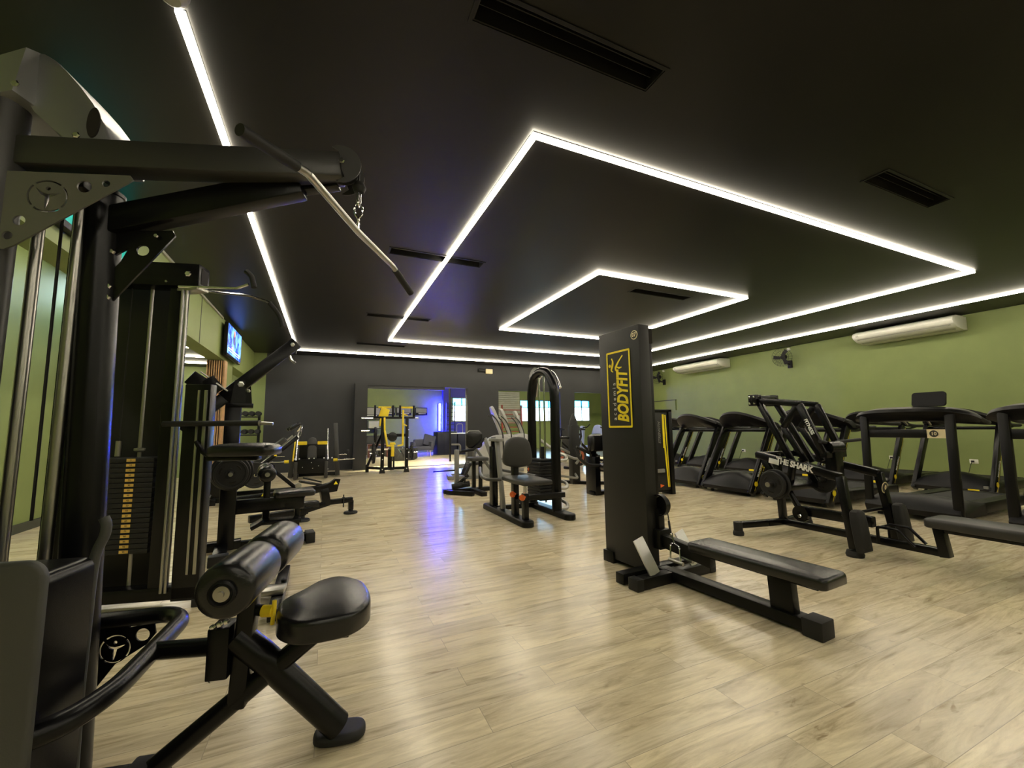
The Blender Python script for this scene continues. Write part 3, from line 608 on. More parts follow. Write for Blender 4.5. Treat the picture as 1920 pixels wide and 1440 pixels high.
G().pad([(-.1, 0), (.1, 0), (.1, .38), (.07, .47), (0, .5), (-.07, .47), (-.1, .38)], .06, (-.15, -.01, .46), (1, 0, 0), (0, .25, .97), r=.02).build('back_pad', 'vinyl_grey', T)
for sg in (-1, 1):
    x = -.15+sg*.46; G().tube([(x, -.1, .42), (x+sg*.09, -.1, .42)], .035, 16).build('peg_collar', 'yellow', T)
    G().tube([(x+sg*.09, -.1, .42), (x+sg*.46, -.1, .43)], .014, 12).build('plate_peg', 'chrome', T)
    G().tube([(x+sg*.12, .35, .52), (x+sg*.34, .35, .52)], .014, 12).build('plate_peg', 'chrome', T)
g = G()
for x in (-.5, -.4, -.2, -.1, .11, .2, .28): bolt(g, (x, -.11, .47), (0, -1, .3), .018, .012)
for x, z in ((-.33, .28), (-.12, .25), (.0, .3), (-.15, .38), (.2, .22)): bolt(g, (x, -.13, z), (0, -1, 0), .01, .008)
g.build('bolt', 'white_plastic', T)
G().rng(-.6, .45, .3, .38, .03, .11, bev=.006).rng(-.5, -.42, -.1, .38, .03, .1, bev=.006).rng(.12, .2, -.1, .38, .03, .1, bev=.006).build('base_frame', 'satin_black', T)
weight_plate('weight_plate', 'small black weight plate on the right rear peg of the yellow leg press', (.5, 11.1, .52), (1, 0, 0), .11, .05, None, 'plate_iron', False)

# ---------------------------------------------------------------- hack squat between the lever machine and the leg press
T = thing('hack_squat_machine', 'sloping black hack squat machine with a bar handle, left of the leg press', 'gym machine', (-1.08, 8.05, 0), 10)
G().rng(-.5, .72, -.32, -.24, .03, .11, bev=.006).rng(-.5, .72, .24, .32, .03, .11, bev=.006).rng(-.54, -.46, -.36, .36, .0, .1, bev=.006).rng(.68, .76, -.36, .36, 0, .1, bev=.006).build('base_frame', BK, T)
for v in (-.28, .28): G().beam((-.4, v, .1), (.62, v, 1.0), .06, .06, bev=.006).build('slide_rail', BK, T)
for v in (-.22, .22): G().tube([(-.3, v, .22), (.6, v, 1.02)], .016, 12).build('guide_rod', 'steel', T)
G().beam((.7, 0, .08), (.2, 0, .55), .06, .06, bev=.005).rng(.1, .3, -.28, .28, .5, .56, bev=.004).build('rear_post', BK, T)
G().pad(rrect(.34, .75, .05, 5, 0, .3), .07, (-.02, 0, .5), (0, -1, 0), (.75, 0, .66), r=.02).build('back_pad', 'vinyl_grey', T)
for v in (-.2, .2): G().beam((.5, v, 1.12), (.66, v, 1.24), .1, .05, bev=.01).build('shoulder_pad', 'vinyl', T)
G().tube([(.6, -.36, 1.1), (.66, -.42, 1.2), (.62, -.5, 1.02)], .015, 10, fl=.05).build('handle', 'chrome', T)
G().prism([(-.025, -.02), (.025, -.02), (0, .025)], .003, (.3, -.313, .72)).build('warning_sticker', 'yellow_print', T)
G().beam((-.5, -.3, .14), (-.2, -.3, .5), .02, .4).beam((-.52, 0, .1), (-.42, 0, .42), .6, .03, bev=.006).build('foot_plate', BK, T)
a62 = (cos(R(10-90)), sin(R(10-90)), 0)
weight_plate('weight_plate', 'black weight plate hung low on the side of the hack squat machine', (-.98, 7.68, .42), (a62[0], a62[1], 0), .2, .05, None, 'plate_iron')
# waste bin and wall rack things on the left
T = thing('waste_bin', 'cream waste bin with a black bag in front of the wooden slats', 'bin', (-1.72, 8.75, 0))
G().lathe([(.12, 0), (.13, .01), (.165, .5), (.175, .52), (.175, .545), (.16, .545), (.155, .5), (.12, .03), (0, .03)], (0, 0, .0), (0, 0, 1), 24).build('bucket', 'bin_cream', T)
G().lathe([(.132, .02), (.15, .2), (.171, .47), (.168, .49)], (0, 0, 0), (0, 0, 1), 20).build('bag', 'bag_black', T)
T = thing('dumbbell_rack', 'pale shelf rack with hex dumbbells before the green wall past the slatted pillar', 'rack', (-1.72, 12.2, 0))
for z in (.55, 1.0, 1.45): G().rng(-.36, .2, -.14, .12, z, z+.03, bev=.004).build('shelf', 'satin_black', T)
for x in (-.34, .18): G().rng(x-.02, x+.02, -.1, .1, 0, 1.55).build('upright', 'satin_black', T)
for r_, z in enumerate((.58, 1.03, 1.48)):
    for k in range(4):
        q = (-1.98+.14*k, 12.2, z+.07)
        d = thing('dumbbell', ['leftmost', 'second from left', 'third from left', 'rightmost'][k] + ' black dumbbell on the ' + ['bottom', 'middle', 'top'][r_] + ' shelf of the wall rack', 'dumbbell', q, group='dumbbells on the wall rack, shelf %d' % (r_+1))
        G().tube([(0, -.04, 0), (0, .04, 0)], .015, 8).build('handle', 'chrome', d)
        for a in (-1, 1): G().cyl((0, a*.04, 0), (0, a*.13, 0), .062, 8, bev=.01).build('head', 'rubber', d)
# televisions
def tv(label, loc, ln, ht, scr):
    t = thing('television', label, 'television', loc)
    G().rng(-.03, .03, -ln/2, ln/2, 0, ht, bev=.008).build('housing', 'plastic_black', t)
    G().rng(.03, .032, -ln/2+.02, ln/2-.02, .05, ht-.02).build('screen', scr, t)
    G().rng(-.1, -.03, -.15, .15, ht*.35, ht*.65).build('wall_mount', 'plastic_black', t); G().rng(.028, .034, ln/2-.2, ln/2-.1, .012, .03).build('badge', 'white_print', t); return t
def screen_mat(name, kind):
    m = bpy.data.materials.new(name); m.use_nodes = True; n = m.node_tree; L = n.links; b = n.nodes['Principled BSDF']; b.inputs['Roughness'].default_value = .2; b.inputs['Base Color'].default_value = (.01, .01, .01, 1)
    co = n.nodes.new('ShaderNodeTexCoord'); t = n.nodes.new('ShaderNodeTexNoise'); r = n.nodes.new('ShaderNodeValToRGB'); mp = n.nodes.new('ShaderNodeMapping'); L.new(co.outputs['Generated'], mp.inputs[0]); L.new(mp.outputs[0], t.inputs[0]); L.new(t.outputs[0], r.inputs[0]); L.new(r.outputs[0], b.inputs['Emission Color'])
    e = r.color_ramp.elements
    if kind == 'blue':
        mp.inputs['Scale'].default_value = (1, 5, 2.6); t.inputs['Scale'].default_value = 1.6; e[0].position = .38; e[0].color = (.01, .03, .25, 1); e[1].position = .6; e[1].color = (.12, .3, 1, 1); b.inputs['Emission Strength'].default_value = 1.7
    else:
        mp.inputs['Scale'].default_value = (1, 6, 2); t.inputs['Scale'].default_value = 2; e[0].position = .3; e[0].color = (0, .22, .17, 1); e[1].position = .7; e[1].color = (.01, .5, .36, 1); b.inputs['Emission Strength'].default_value = .6
    MT[name] = m
screen_mat('screen_blue', 'blue'); screen_mat('screen_teal', 'teal')
mat('screen_orange', (.05, .02, .01), .4, emit=(1, .25, .08), power=.8, mottle=.05); mat('screen_pink', (.05, .03, .03), .4, emit=(.9, .35, .45), power=.9, mottle=.05); mat('screen_white', (.1, .1, .1), .4, emit=(.6, .75, 1), power=1.1, mottle=.02); mat('screen_dark', (.01, .01, .05), .4, emit=(.02, .04, .3), power=.6, mottle=.05)
t = tv('television on the green beam showing a blue newscast', (-1.72, 9.56, 2.5), 1.3, .62, 'screen_blue')
g = G().prism(spline2([(-.09, -.12), (-.1, .02), (-.05, .1), (0, .13), (.05, .1), (.1, .02), (.09, -.12)], 4), .002, (.034, -.08, .42), (0, 1, 0), (0, 0, 1)); g.build('presenter_suit', 'screen_dark', t)
G().prism(circ(.06, 16), .002, (.0345, -.08, .5), (0, 1, 0), (0, 0, 1)).build('presenter_face', 'screen_orange', t)
G().prism(rrect(.14, .05, .01), .002, (.0345, -.2, .2), (0, 1, 0), (0, 0, 1)).build('caption_patch', 'screen_pink', t)
for z, h_ in ((.145, .02), (.105, .012)): G().rng(.034, .036, -.58, .5, z, z+h_).build('caption_bar', 'screen_white', t)
tv('television with a teal picture high on the left beam behind the foreground station', (-1.77, 4.22, 2.57), 1.36, .61, 'screen_teal')
# ---------------------------------------------------------------- low row tower 07
T = thing('seated_row_machine', 'tall black low row tower with a big yellow framed sign and a long padded bench', 'gym machine', (2.31, 2.45, 0), 4)
BK = 'panel_black'
b_ = G().rng(-.11, .0, .03, .5, .035, 1.9, bev=.004).build('tower_cover', 'panel_black', T)
G().rng(-.0, .06, .06, .46, .2, 1.88, bev=.004).build('tower_frame', 'satin_black', T)
G().box((.03, .05, 1.82), (.04, .012, .12)).build('top_slot', 'felt_dark', T)
G().rng(-.125, .07, .4, .52, .0, .09, bev=.005).build('base_foot', 'satin_black', T)
g = G().rng(-.38, .40, .01, .09, .0, .075, bev=.006); g.rng(-.36, .42, -.13, -.05, 0, .075, bev=.006); g.rng(-.05, .05, -.1, .4, .01, .07, bev=.004); g.build('cross_foot', 'satin_black', T)
for a in (-.38, .36):
    G().rng(a-.012, a+.05, -.135, -.045, 0, .08, bev=.006).build('foot_cap', 'rubber', T)
G().rng(-.05, .05, -1.03, -.05, .015, .08, bev=.006).build('base_rail', 'satin_black', T)
G().rng(-.06, .06, -1.07, -.97, 0, .095, bev=.006).build('foot_cap', 'rubber', T)
g = G().beam((0, -.86, .06), (0, -.85, .27), .06, .13, bev=.006, up=(0, 1, 0)); g.build('bench_post', 'satin_black', T)
G().beam((0, .05, .27), (0, -.42, .22), .06, .09, bev=.006).rng(-.03, .03, -1.05, -.35, .24, .275, bev=.004).build('bench_beam', 'satin_black', T)
G().pad(rrect(.24, .82, .035, 5, 0, -.72), .062, (0, 0, .275), (1, 0, 0), (0, 1, 0), r=.024, crown=.008, steps=5).build('bench_pad', 'vinyl', T, 60)
G().rng(-.05, .07, -.03, .1, .2, .34, bev=.006).rng(-.02, .04, .0, .06, .3, .48, bev=.004).build('pulley_bracket', 'satin_black', T)
G().lathe([(0, -.014), (.05, -.014), (.062, -.012), (.062, -.007), (.053, 0), (.062, .007), (.062, .012), (.05, .014), (0, .014)], (.03, .0, .515), (1, .0, 0), 32).build('pulley', 'plastic_black', T)
G().lathe([(.07, -.02), (.078, -.02), (.078, .02), (.07, .02), (.07, -.02)], (.0, .0, .515), (1, 0, 0), 32).build('pulley_guard', 'satin_black', T)
for sg in (-1, 1):
    x = .0+sg*.21 
    G().beam((x-.04*1, -.01, .305), (x+.02, -.1, .075), .1, .012, bev=.003, up=(0, -1, .4)).build('foot_plate', 'tread_plate', T)
G().tube([(.02, -.05, .46), (-.03, -.12, .33)], .004, 8).tube([(-.0, -.075, .41), (-.02, -.1, .36)], .008, 8).build('cable', 'rubber', T)
# sign plate on the cover
sx, ey_, ez_ = -.1125, (0, -1, 0), (0, 0, 1)
y0 = .265
sg_ = G().prism(rrect(.275, .63, .01, 3), .004, (sx, y0, 1.41), ey_, ez_).build('sign_plate', 'ink', T)
plate('sign_border', 'yellow_print', sg_, rrect(.275, .63, .01, 3), [rrect(.245, .6, .006, 3)], .002, (sx-.003, y0, 1.41), ey_, ez_)
rd, rn = (0, 0, 1), (0, 1, 0)
text('brand_lettering', 'BODYFIT', 'yellow_print', sg_, .165, (sx-.0035, y0-.045, 1.345), rd, rn, shear=.25, bold=.0065, spacing=1.0, sx=.62)
text('small_lettering', 'academia', 'white_print', sg_, .055, (sx-.0035, y0+.055, 1.31), rd, rn, spacing=1.55)
fig = G()
def stroke(g, pts, wd, o, ex, ey, t=.001):
    P = fillet([V((p[0], p[1], 0)) for p in pts], .03, 4); n = len(P); L_, R_ = [], []
    for i, p in enumerate(P):
        d = (P[min(i+1, n-1)]-P[max(i-1, 0)]).normalized(); k = wd*(.35+.65*math.sin(pi*min(.95, max(.1, i/(n-1))))); q = V((-d.y, d.x, 0))*k
        L_.append((p.x+q.x, p.y+q.y)); R_.append((p.x-q.x, p.y-q.y))
    g.prism(L_+R_[::-1], t, o, ex, ey)
fo = (sx-.0035, y0+.03, 1.6)
fig.prism(circ(.014, 14, -.07, .01), .001, fo, ey_, ez_)
stroke(fig, [(-.045, .07), (-.03, .045), (-.035, .01), (-.055, -.03), (-.03, -.045)], .011, fo, ey_, ez_)
stroke(fig, [(.085, .08), (.035, .035), (-.0, -.01), (-.0, -.035), (.03, -.04)], .010, fo, ey_, ez_)
stroke(fig, [(.0, .0), (.04, -.02), (.07, -.015)], .008, fo, ey_, ez_)
fig.build('runner_mark', 'yellow_print', sg_)
bd = G().prism(circ(.036, 28), .003, (sx, .075, 1.82), ey_, ez_).build('number_badge', 'sticker_cream', T)
G().prism(circ(.03, 28), .002, (sx-.002, .075, 1.82), ey_, ez_).build('badge_field', 'ink', bd)
text('number', '07', 'sticker_cream', bd, .045, (sx-.0036, .075, 1.82), ey_, ez_, bold=.001)
# close-grip handle
T = thing('row_handle', 'small chrome double row handle resting at the front of the low row bench', 'cable handle', (2.31, 2.45, 0), 4)
c0 = V((-.03, -.12, .325))
g = G().tube([c0, c0+V((0, -.02, -.045))], .006, 8).tube([c0+V((.012*sin(a*pi/6), 0, .012*cos(a*pi/6))) for a in range(12)], .004, 8, closed=True); g.build('link', 'chrome', T)
h0 = c0+V((0, -.02, -.05))
for sg in (-1, 1):
    G().tube([h0, h0+V((sg*.05, -.01, .0)), h0+V((sg*.06, -.015, -.1))], .006, 10, fl=.02).tube([h0, h0+V((sg*.03, -.07, -.01)), h0+V((sg*.05, -.09, -.11))], .006, 10, fl=.02).build('arm', 'chrome', T)
    G().tube([h0+V((sg*.06, .0, -.1)), h0+V((sg*.05, -.11, -.11))], .013, 14).build('grip', 'steel', T)

# ---------------------------------------------------------------- plate loaded lever row with the diamond shaped arms
BK = 'black_paint'
T = thing('lever_row_machine', 'plate loaded lever machine with diamond shaped double arms and white lettering', 'gym machine', (4.4, 2.9, 0), 0)
w_ = .062
g = G().beam((0, .02, .1), (0, -1.26, .1), w_, w_, bev=.008); g.build('base_rail', BK, T)
for sg in (-1, 1):
    G().beam((0, .0, .1), (sg*.22, .03, .1), w_, w_, bev=.008).beam((sg*.22, .03, .1), (sg*.56, .1, .1), w_, w_, bev=.008).build('rear_leg', BK, T)
    f_ = G().tube([(sg*.56, .1, .13), (sg*.56, .1, .04)], .042, 16).lathe([(.048, 0), (.052, .02), (.045, .045), (0, .045)], (sg*.56, .1, 0), (0, 0, 1), 20).build('rear_foot', 'rubber', T)
    G().beam((sg*.3, .02, .80), (sg*.3, -.735, .64), w_, .07, bev=.008).build('side_beam', BK, T)
    G().beam((sg*.3, -.73, .65), (sg*.33, -.8, .06), w_, w_, bev=.008).build('side_post', BK, T)
    G().lathe([(.06, 0), (.065, .02), (.055, .05), (0, .05)], (sg*.33, -.8, 0), (0, 0, 1), 20).build('front_foot', 'rubber', T)
    G().pad([(-.065, 0), (.065, 0), (.07, .1), (.07, .25), (.055, .32), (.02, .335), (-.02, .335), (-.055, .32), (-.07, .25), (-.07, .1)], .07, (sg*.33, -.84, .05), (1, 0, 0), (0, .1, 1), r=.025, crown=.01).build('shin_pad', 'rubber', T)
    G().beam((sg*.14, .07, 1.34), (sg*.16, -.25, .72), .05, .055, bev=.008).build('lever_arm', BK, T)
    G().beam((sg*.14, -.34, 1.3), (sg*.14, -.53, .83), .05, .06, bev=.008).build('lever_arm', BK, T)
    G().beam((sg*.14, .12, 1.37), (sg*.14, -.35, 1.3), .05, .055, bev=.008).build('top_link', BK, T)
    G().beam((sg*.14, -.33, 1.31), (sg*.14, -.17, 1.07), .045, .05, bev=.008).beam((sg*.14, -.17, 1.07), (sg*.14, -.36, .74), .045, .05, bev=.008).build('inner_link', BK, T)
    G().tube([(sg*.08, -.52, .93), (sg*.32, -.6, .95)], .016, 12).build('handle', 'rubber', T)
    c_ = G().rng(sg*.14-.05, sg*.14+.05, .07, .16, 1.31, 1.43, bev=.004).build('pivot_clamp', BK, T); g = G()
    for y, z in ((.09, 1.335), (.14, 1.335), (.09, 1.405), (.14, 1.405)): bolt(g, (sg*.14-.05, y, z), (-1, 0, 0), .011, .01); bolt(g, (sg*.14, .07, z), (0, -1, 0), .011, .01)
    g.build('bolt', 'chrome', c_)
for q in ((-.3, .3, -.0, .05, .76, .82), (-.12, .12, .06, .12, 1.32, 1.42), (-.16, .16, -.56, -.5, .79, .85)): G().rng(*q, bev=.005).build('cross_tube', BK, T)
G().tube([(-.1, -.53, .88), (.1, -.53, .88)], .06, 20).rng(-.06, .06, -.58, -.48, .58, .88, bev=.01).build('hub', BK, T)
G().beam((0, .0, .1), (0, .02, .8), w_, w_, bev=.008).build('rear_post', BK, T)
G().beam((-.02, -.1, .45), (-.02, -.16, .72), .05, .06).tube([(-.02, -.1, .42), (-.02, -.24, .15)], .03, 14).build('damper', BK, T)
G().lathe([(0, 0), (.075, 0), (.075, .03), (0, .03)], (-.06, -.21, .22), (1, 0, 0), 24).build('cam', BK, T)
g = G(); bolt(g, (-.065, -.21, .2), (-1, 0, 0), .02, .012); g.build('bolt', 'chrome', T)
G().rng(-.035, .035, -.8, -.2, .2, .29, bev=.008).build('foot_arm', BK, T)
G().tube([(-.3, -.78, .3), (-.3, -.72, .32), (.3, -.72, .32), (.3, -.78, .3)], .015, 10).build('cross_tube', BK, T)
G().tube([(-.09, -.86, .1), (-.09, -.86, .23), (-.09, -1.0, .23), (-.09, -1.1, .12)], .012, 10, fl=.02).tube([(.09, -.86, .1), (.09, -.86, .23), (.09, -1.0, .23), (.09, -1.1, .12)], .012, 10, fl=.02).tube([(-.09, -.86, .22), (.09, -.86, .22)], .012, 10).build('foot_guard', BK, T)
G().beam((0, -1.25, .07), (0, -1.22, .32), w_, .08, bev=.006).build('seat_post', BK, T)
G().rng(-.03, .03, -1.95, -1.2, .255, .3, bev=.005).build('seat_beam', BK, T)
G().pad(rrect(.3, .8, .05, 5, 0, -1.58), .07, (0, 0, .3), (1, 0, 0), (0, 1, 0), r=.025, crown=.01, steps=5).build('seat_pad', 'vinyl_grey', T, 60)
G().rng(-.05, .05, -1.95, -1.8, .0, .26, bev=.006).build('seat_post', BK, T)
G().tube([(-.3, -.2, .53), (-.5, -.2, .53)], .024, 16).build('plate_peg', 'steel', T); G().tube([(.3, -.2, .53), (.58, -.2, .53)], .024, 16).build('plate_peg', 'steel', T)
G().beam((-.3, -.19, .5), (-.3, -.05, .75), .05, .06, bev=.006).beam((.3, -.19, .5), (.3, -.05, .75), .05, .06, bev=.006).beam((0, -.2, .47), (0, .02, .5), .6, .05, bev=.006).build('load_arm', BK, T)
d1 = V((0, -.755, -.16)).normalized(); n1 = V((0, -.2075, .978))
text('lettering', 'THE SHARK', 'white_print', T, .075, (-.333, -.36, .721), d1, n1, bold=.0035, spacing=.95, sx=.9)
st_ = G().beam((-.333, -.12, .752), (-.333, -.22, .731), .002, .05); st_.build('stripe_mark', 'white_print', T)
d2 = V((0, -.19, -.47)).normalized(); text('lettering', 'FITNESS', 'white_print', T, .045, (-.166, -.43, 1.08), d2, V((0, -.927, .375)), bold=.0015)
bd = G().prism(circ(.05, 28), .003, (.28, -.775, .52), (1, 0, 0), (0, -.12, 1)).build('number_badge', 'sticker_cream', T)
G().prism(circ(.042, 28), .002, (.28, -.778, .52), (1, 0, 0), (0, -.12, 1)).build('badge_field', 'ink', bd)
text('number', '0', 'sticker_cream', bd, .055, (.28, -.781, .52), (1, 0, 0), (0, -.12, 1), bold=.002)
for k, (x, r_) in enumerate(((-.42, .125), (-.375, .14))):
    weight_plate('weight_plate', ['outer black plate with cut-out grips on the left side of the diamond armed lever machine', 'inner black plate behind the outer one on the left of the diamond armed lever machine'][k], (4.4+x-.02, 2.7, .53), (1, 0, 0), r_, .036, 'plates on the diamond armed machine')
weight_plate('weight_plate', 'black plate on the far side peg of the diamond armed lever machine', (4.4+.36, 2.7, .53), (1, 0, 0), .14, .036)

# ---------------------------------------------------------------- treadmills
def treadmill(name, label, kind, loc, deg, group):
    T = thing(name, label, 'treadmill', loc, deg, group)   # local: front at x=0, runner faces +x, deck runs towards -x
    hw = .43
    # hood with a wavy top
    g = G(); n = 15; rows = []
    for i in range(n):
        y = -hw+2*hw*i/(n-1); c_ = abs(y)/hw; edge = max(0, (c_-.86)/.14)
        wav = (.045*cos(c_*pi) if kind == 'a' else .012*cos(c_*pi)); top = (.31 if kind == 'a' else .26)+wav-.06*edge**2
        prof = [(-.02+.02*(1-c_**2), .06), (.0+.03*(1-c_**2), .12), (-.03+.03*(1-c_**2), .16), (-.13, top-.03), (-.25, top), (-.42, top-.02), (-.62, .19), (-.64, .07)]
        rows.append([g.bm.verts.new((x, y, z)) for x, z in prof])
    for a, b in zip(rows, rows[1:]):
        for j in range(7): g.bm.faces.new((a[j], a[j+1], b[j+1], b[j]))
        g.bm.faces.new((a[7], a[0], b[0], b[7]))
    g.bm.faces.new(rows[0]); g.bm.faces.new(rows[-1][::-1])
    hood = g.build('motor_hood', 'plastic_black', T, 50)
    G().rng(-1.85, -.6, -.24, .24, .155, .17, bev=.004).build('running_belt', 'belt', T)
    for s in (-1, 1): G().rng(-1.87, -.55, s*.24, s*.39, .06, .185, bev=.015).build('side_rail', 'satin_black', T)
    G().rng(-1.9, -1.84, -.39, .39, .07, .18, bev=.015).rng(-1.84, -.2, -.36, .36, .08, .15).build('frame', 'plastic_black', T)
    for x in (-.12, -1.7):
        for s in (-.33, .33): G().lathe([(.028, 0), (.03, .03), (.018, .035), (.018, .09), (0, .09)], (x, s, 0), (0, 0, 1), 14).build('levelling_foot', 'rubber', T)
    if kind == 'a':
        for s in (-1, 1):
            p = G().beam((-.03, s*.44, .05), (-.64, s*.42, 1.06), .06, .12, bev=.012, up=(-1, 0, .3)).build('upright', BK, T)
            G().beam((-.075, s*.4705, .1), (-.66, s*.4545, 1.02), .003, .004).build('yellow_pinstripe', 'yellow_print', p)
            q = V((-.12, s*.47, .2)); bd = G().prism(circ(.038, 20), .003, q, (1, 0, 0), (0, 0, 1)).build('round_badge', 'yellow_print', p); 
            d = V((-.6, -.02*s, 1.0)).normalized(); up_ = V((-1.0, 0, -.6)).normalized()*(1 if s > 0 else -1)
            text('lettering', 'MOVEMENT', 'white_print', p, .05, (-.24, s*.466, .42), V((-.61, 0, 1.01)).normalized()*1, V((-1.01, 0, -.61)).normalized()*(-1 if s < 0 else 1), shear=.2, bold=.0012, align='CENTER') if s > 0 else text('lettering', 'MOVEMENT', 'white_print', p, .05, (-.24, s*.4665, .42), V((-.61, 0, 1.01)).normalized()*-1, V((1.01, 0, .61)).normalized()*-1, shear=.2, bold=.0012)
            G().prism(circ(.033, 20), .004, q+V((0, s*.001, 0)), (1, 0, 0), (0, 0, 1)).build('badge_field', 'ink', bd)
        # console: broad scooped pan whose wings sweep back into handrails
        g = G(); n = 17; rows = []
        for i in range(n):
            s = -1+2*i/(n-1); a = abs(s); y = s*.47
            fx = -.3-.34*a**3; fz = 1.335-.19*a**2.2; bx = -.66-.1*a; bz = 1.2-.1*a**2; lz = fz-.10-.05*(1-a); 
            rows.append([g.bm.verts.new(q) for q in ((fx, y, fz), (fx+.03, y, fz-.035), (fx-.06, y, lz), (-.52-.1*a, y, 1.09-.04*a), (bx, y, bz-.06), (bx-.01, y, bz), ((fx+bx)/2, y, (fz+bz)/2+.025))])
        for a, b in zip(rows, rows[1:]):
            for j in range(7): g.bm.faces.new((a[j], a[(j+1) % 7], b[(j+1) % 7], b[j]))
        g.bm.faces.new(rows[0]); g.bm.faces.new(rows[-1][::-1]); co = g.build('console', 'plastic_black', T, 50)
        for s in (-1, 1): G().tube([(-.55, s*.43, 1.16), (-.8, s*.44, 1.075), (-1.05, s*.44, 1.05), (-1.3, s*.43, 1.05)], .034, 14, fl=.12, flat=.8).build('handrail', 'rubber', T)
        for s in (-1, 1): G().tube([(-.62, s*.42, 1.02), (-.85, s*.42, 1.0), (-1.1, s*.43, 1.04)], .018, 10, fl=.1).build('rail_brace', BK, T)
        G().box((-.44, -.12, 1.318), (.05, .13, .006), ry=R(-20)).build('paper_label', 'sticker_cream', co)
        G().rng(-.7, -.64, -.42, .42, .99, 1.04, bev=.008).build('cross_tube', BK, T)
        st = (.25, .16)
    else:
        for s in (-1, 1): G().beam((-.06, s*.4, .02), (-.12, s*.4, 1.2), .085, .06, bev=.02, up=(1, 0, 0)).build('upright', 'satin_black', T)
        # crescent console pan
        g = G(); n = 21; rows = []
        for i in range(n):
            a = -1+2*i/(n-1); th = a*R(78); y = .62*sin(th)*.95; x0_ = -.42+.45*cos(th)
            rows.append([g.bm.verts.new(q) for q in ((x0_, y, 1.27-.1*abs(a)**3), (x0_+.015, y*1.02, 1.235-.1*abs(a)**3), (x0_-.08, y*.93, 1.14-.04*abs(a)), (x0_-.3+.12*abs(a), y*.75, 1.12), (x0_-.34+.15*abs(a), y*.72, 1.22-.03*abs(a)), (x0_-.12, y*.88, 1.295-.09*abs(a)**3))])
        for a, b in zip(rows, rows[1:]):
            for j in range(6): g.bm.faces.new((a[j], a[(j+1) % 6], b[(j+1) % 6], b[j]))
        g.bm.faces.new(rows[0]); g.bm.faces.new(rows[-1][::-1]); co = g.build('console', 'satin_black', T, 50)
        G().pad(rrect(.3, .17, .03, 4), .03, (-.22, .2, 1.38), (0, -1, 0), (-.25, 0, .96), r=.006, crown=0).build('tablet_screen', 'plastic_black', T)
        G().rng(-.15, -.1, -.37, .37, .93, 1.03, bev=.01).build('cross_bar', 'satin_black', T)
        bd = G().rng(-.1, -.098, .2, .36, .93, 1.03).build('number_label', 'sticker_cream', T); G().prism(circ(.038, 20), .002, (-.097, .26, .98), (0, 1, 0), (0, 0, 1)).build('badge_field', 'ink', bd)
        text('number', '10', 'sticker_cream', bd, .05, (-.0955, .26, .98), (0, 1, 0), (0, 0, 1), bold=.001)
        for s in (-1, 1): G().tube([(-.45, s*.5, 1.17), (-.8, s*.47, 1.1), (-1.0, s*.42, 1.1)], .026, 12, fl=.1).build('handrail', 'rubber', T)
        for s in (-.1, .12): G().tube([(-.35, s, 1.13), (-.42, s, 1.08)], .012, 8).build('cup_hook', 'steel', T)
    return T
tm = treadmill('treadmill', 'black treadmill in the front row nearest the yellow striped cabinet', 'a', (6.0, 5.87, 0), 180, 'treadmills of the front row')
def copy_tm(src, x, y, lb, grp, deg=180):
    c_ = dup(src, (x, y, 0), deg, lb); c_['group'] = grp; return c_
copy_tm(tm, 5.95, 4.85, 'front row treadmill, second from the yellow striped cabinet', 'treadmills of the front row')
copy_tm(tm, 6.0, 3.8, 'black front row treadmill directly behind the diamond armed lever machine', 'treadmills of the front row')
tb = treadmill('treadmill', 'front row treadmill with a tablet screen on its crescent console', 'b', (6.18, 2.6, 0), 180, 'treadmills of the front row')
copy_tm(tb, 6.18, 1.4, 'black treadmill with crescent console at the right edge, nearest the camera', 'treadmills of the front row')
names = ['back row treadmill farthest from the camera', 'treadmill by the green wall behind the yellow striped cabinet', 'back row treadmill between the first two front row consoles', 'back row treadmill by the wall, behind the arms of the lever machine', 'back row treadmill by the wall left of the tablet screen treadmill', 'back row treadmill by the wall seen between the posts of the crescent console treadmill', 'back row treadmill by the wall at the right edge']
for y, lb in zip((8.97, 7.8, 6.65, 5.5, 4.33, 3.15, 1.95), names):
    c_ = copy_tm(tm, 8.75, y, lb, 'treadmills of the back row')
    G().rng(.018, .022, .2, .32, .085, .125).build('warning_sticker', 'yellow_print', c_); G().rng(-.02, .012, .36, .41, .14, .18, bev=.003).build('power_switch', 'grey_plastic', c_)
# ---------------------------------------------------------------- cabinet with yellow stripes
T = thing('cable_crossover_cabinet', 'black weight cabinet with twin yellow stripes standing behind the low row tower', 'gym machine', (5.05, 5.3, 0), 0)
G().rng(-.95, .12, -.08, .12, .08, 1.36, bev=.004).build('shroud', 'panel_black', T)
G().rng(.13, .2, -.1, .14, .0, 1.37, bev=.004).rng(-1.0, -.94, -.1, .14, 0, 1.37, bev=.004).build('side_frame', 'satin_black', T)
G().rng(-1.0, .2, -.1, .14, 1.34, 1.38, bev=.004).rng(-.95, .2, -.06, .1, .05, .1).build('cross_frame', 'satin_black', T)
g = G(); g.prism([(.0, 1.3), (.04, 1.3), (.045, .9), (.085, .12), (.065, .12), (.02, .75), (.0, .75)], .003, (0, -.083, 0)); g.prism([(.055, 1.29), (.08, 1.29), (.105, .12), (.095, .12)], .003, (0, -.083, 0)); g.build('yellow_stripe', 'yellow_print', T)
text('lettering', 'STRENGTH', 'grey_plastic', T, .07, (-.07, -.083, 1.0), (0, 0, 1), (-1, 0, 0), shear=.2, bold=.001)
G().rng(-.2, -.02, -.12, -.08, .36, .42, bev=.01).build('pad_edge', 'grey_plastic', T)
G().prism([(-.1, .16), (-.02, .13), (-.1, .1)], .004, (0, -.084, .02)).build('red_sticker', 'orange', T)
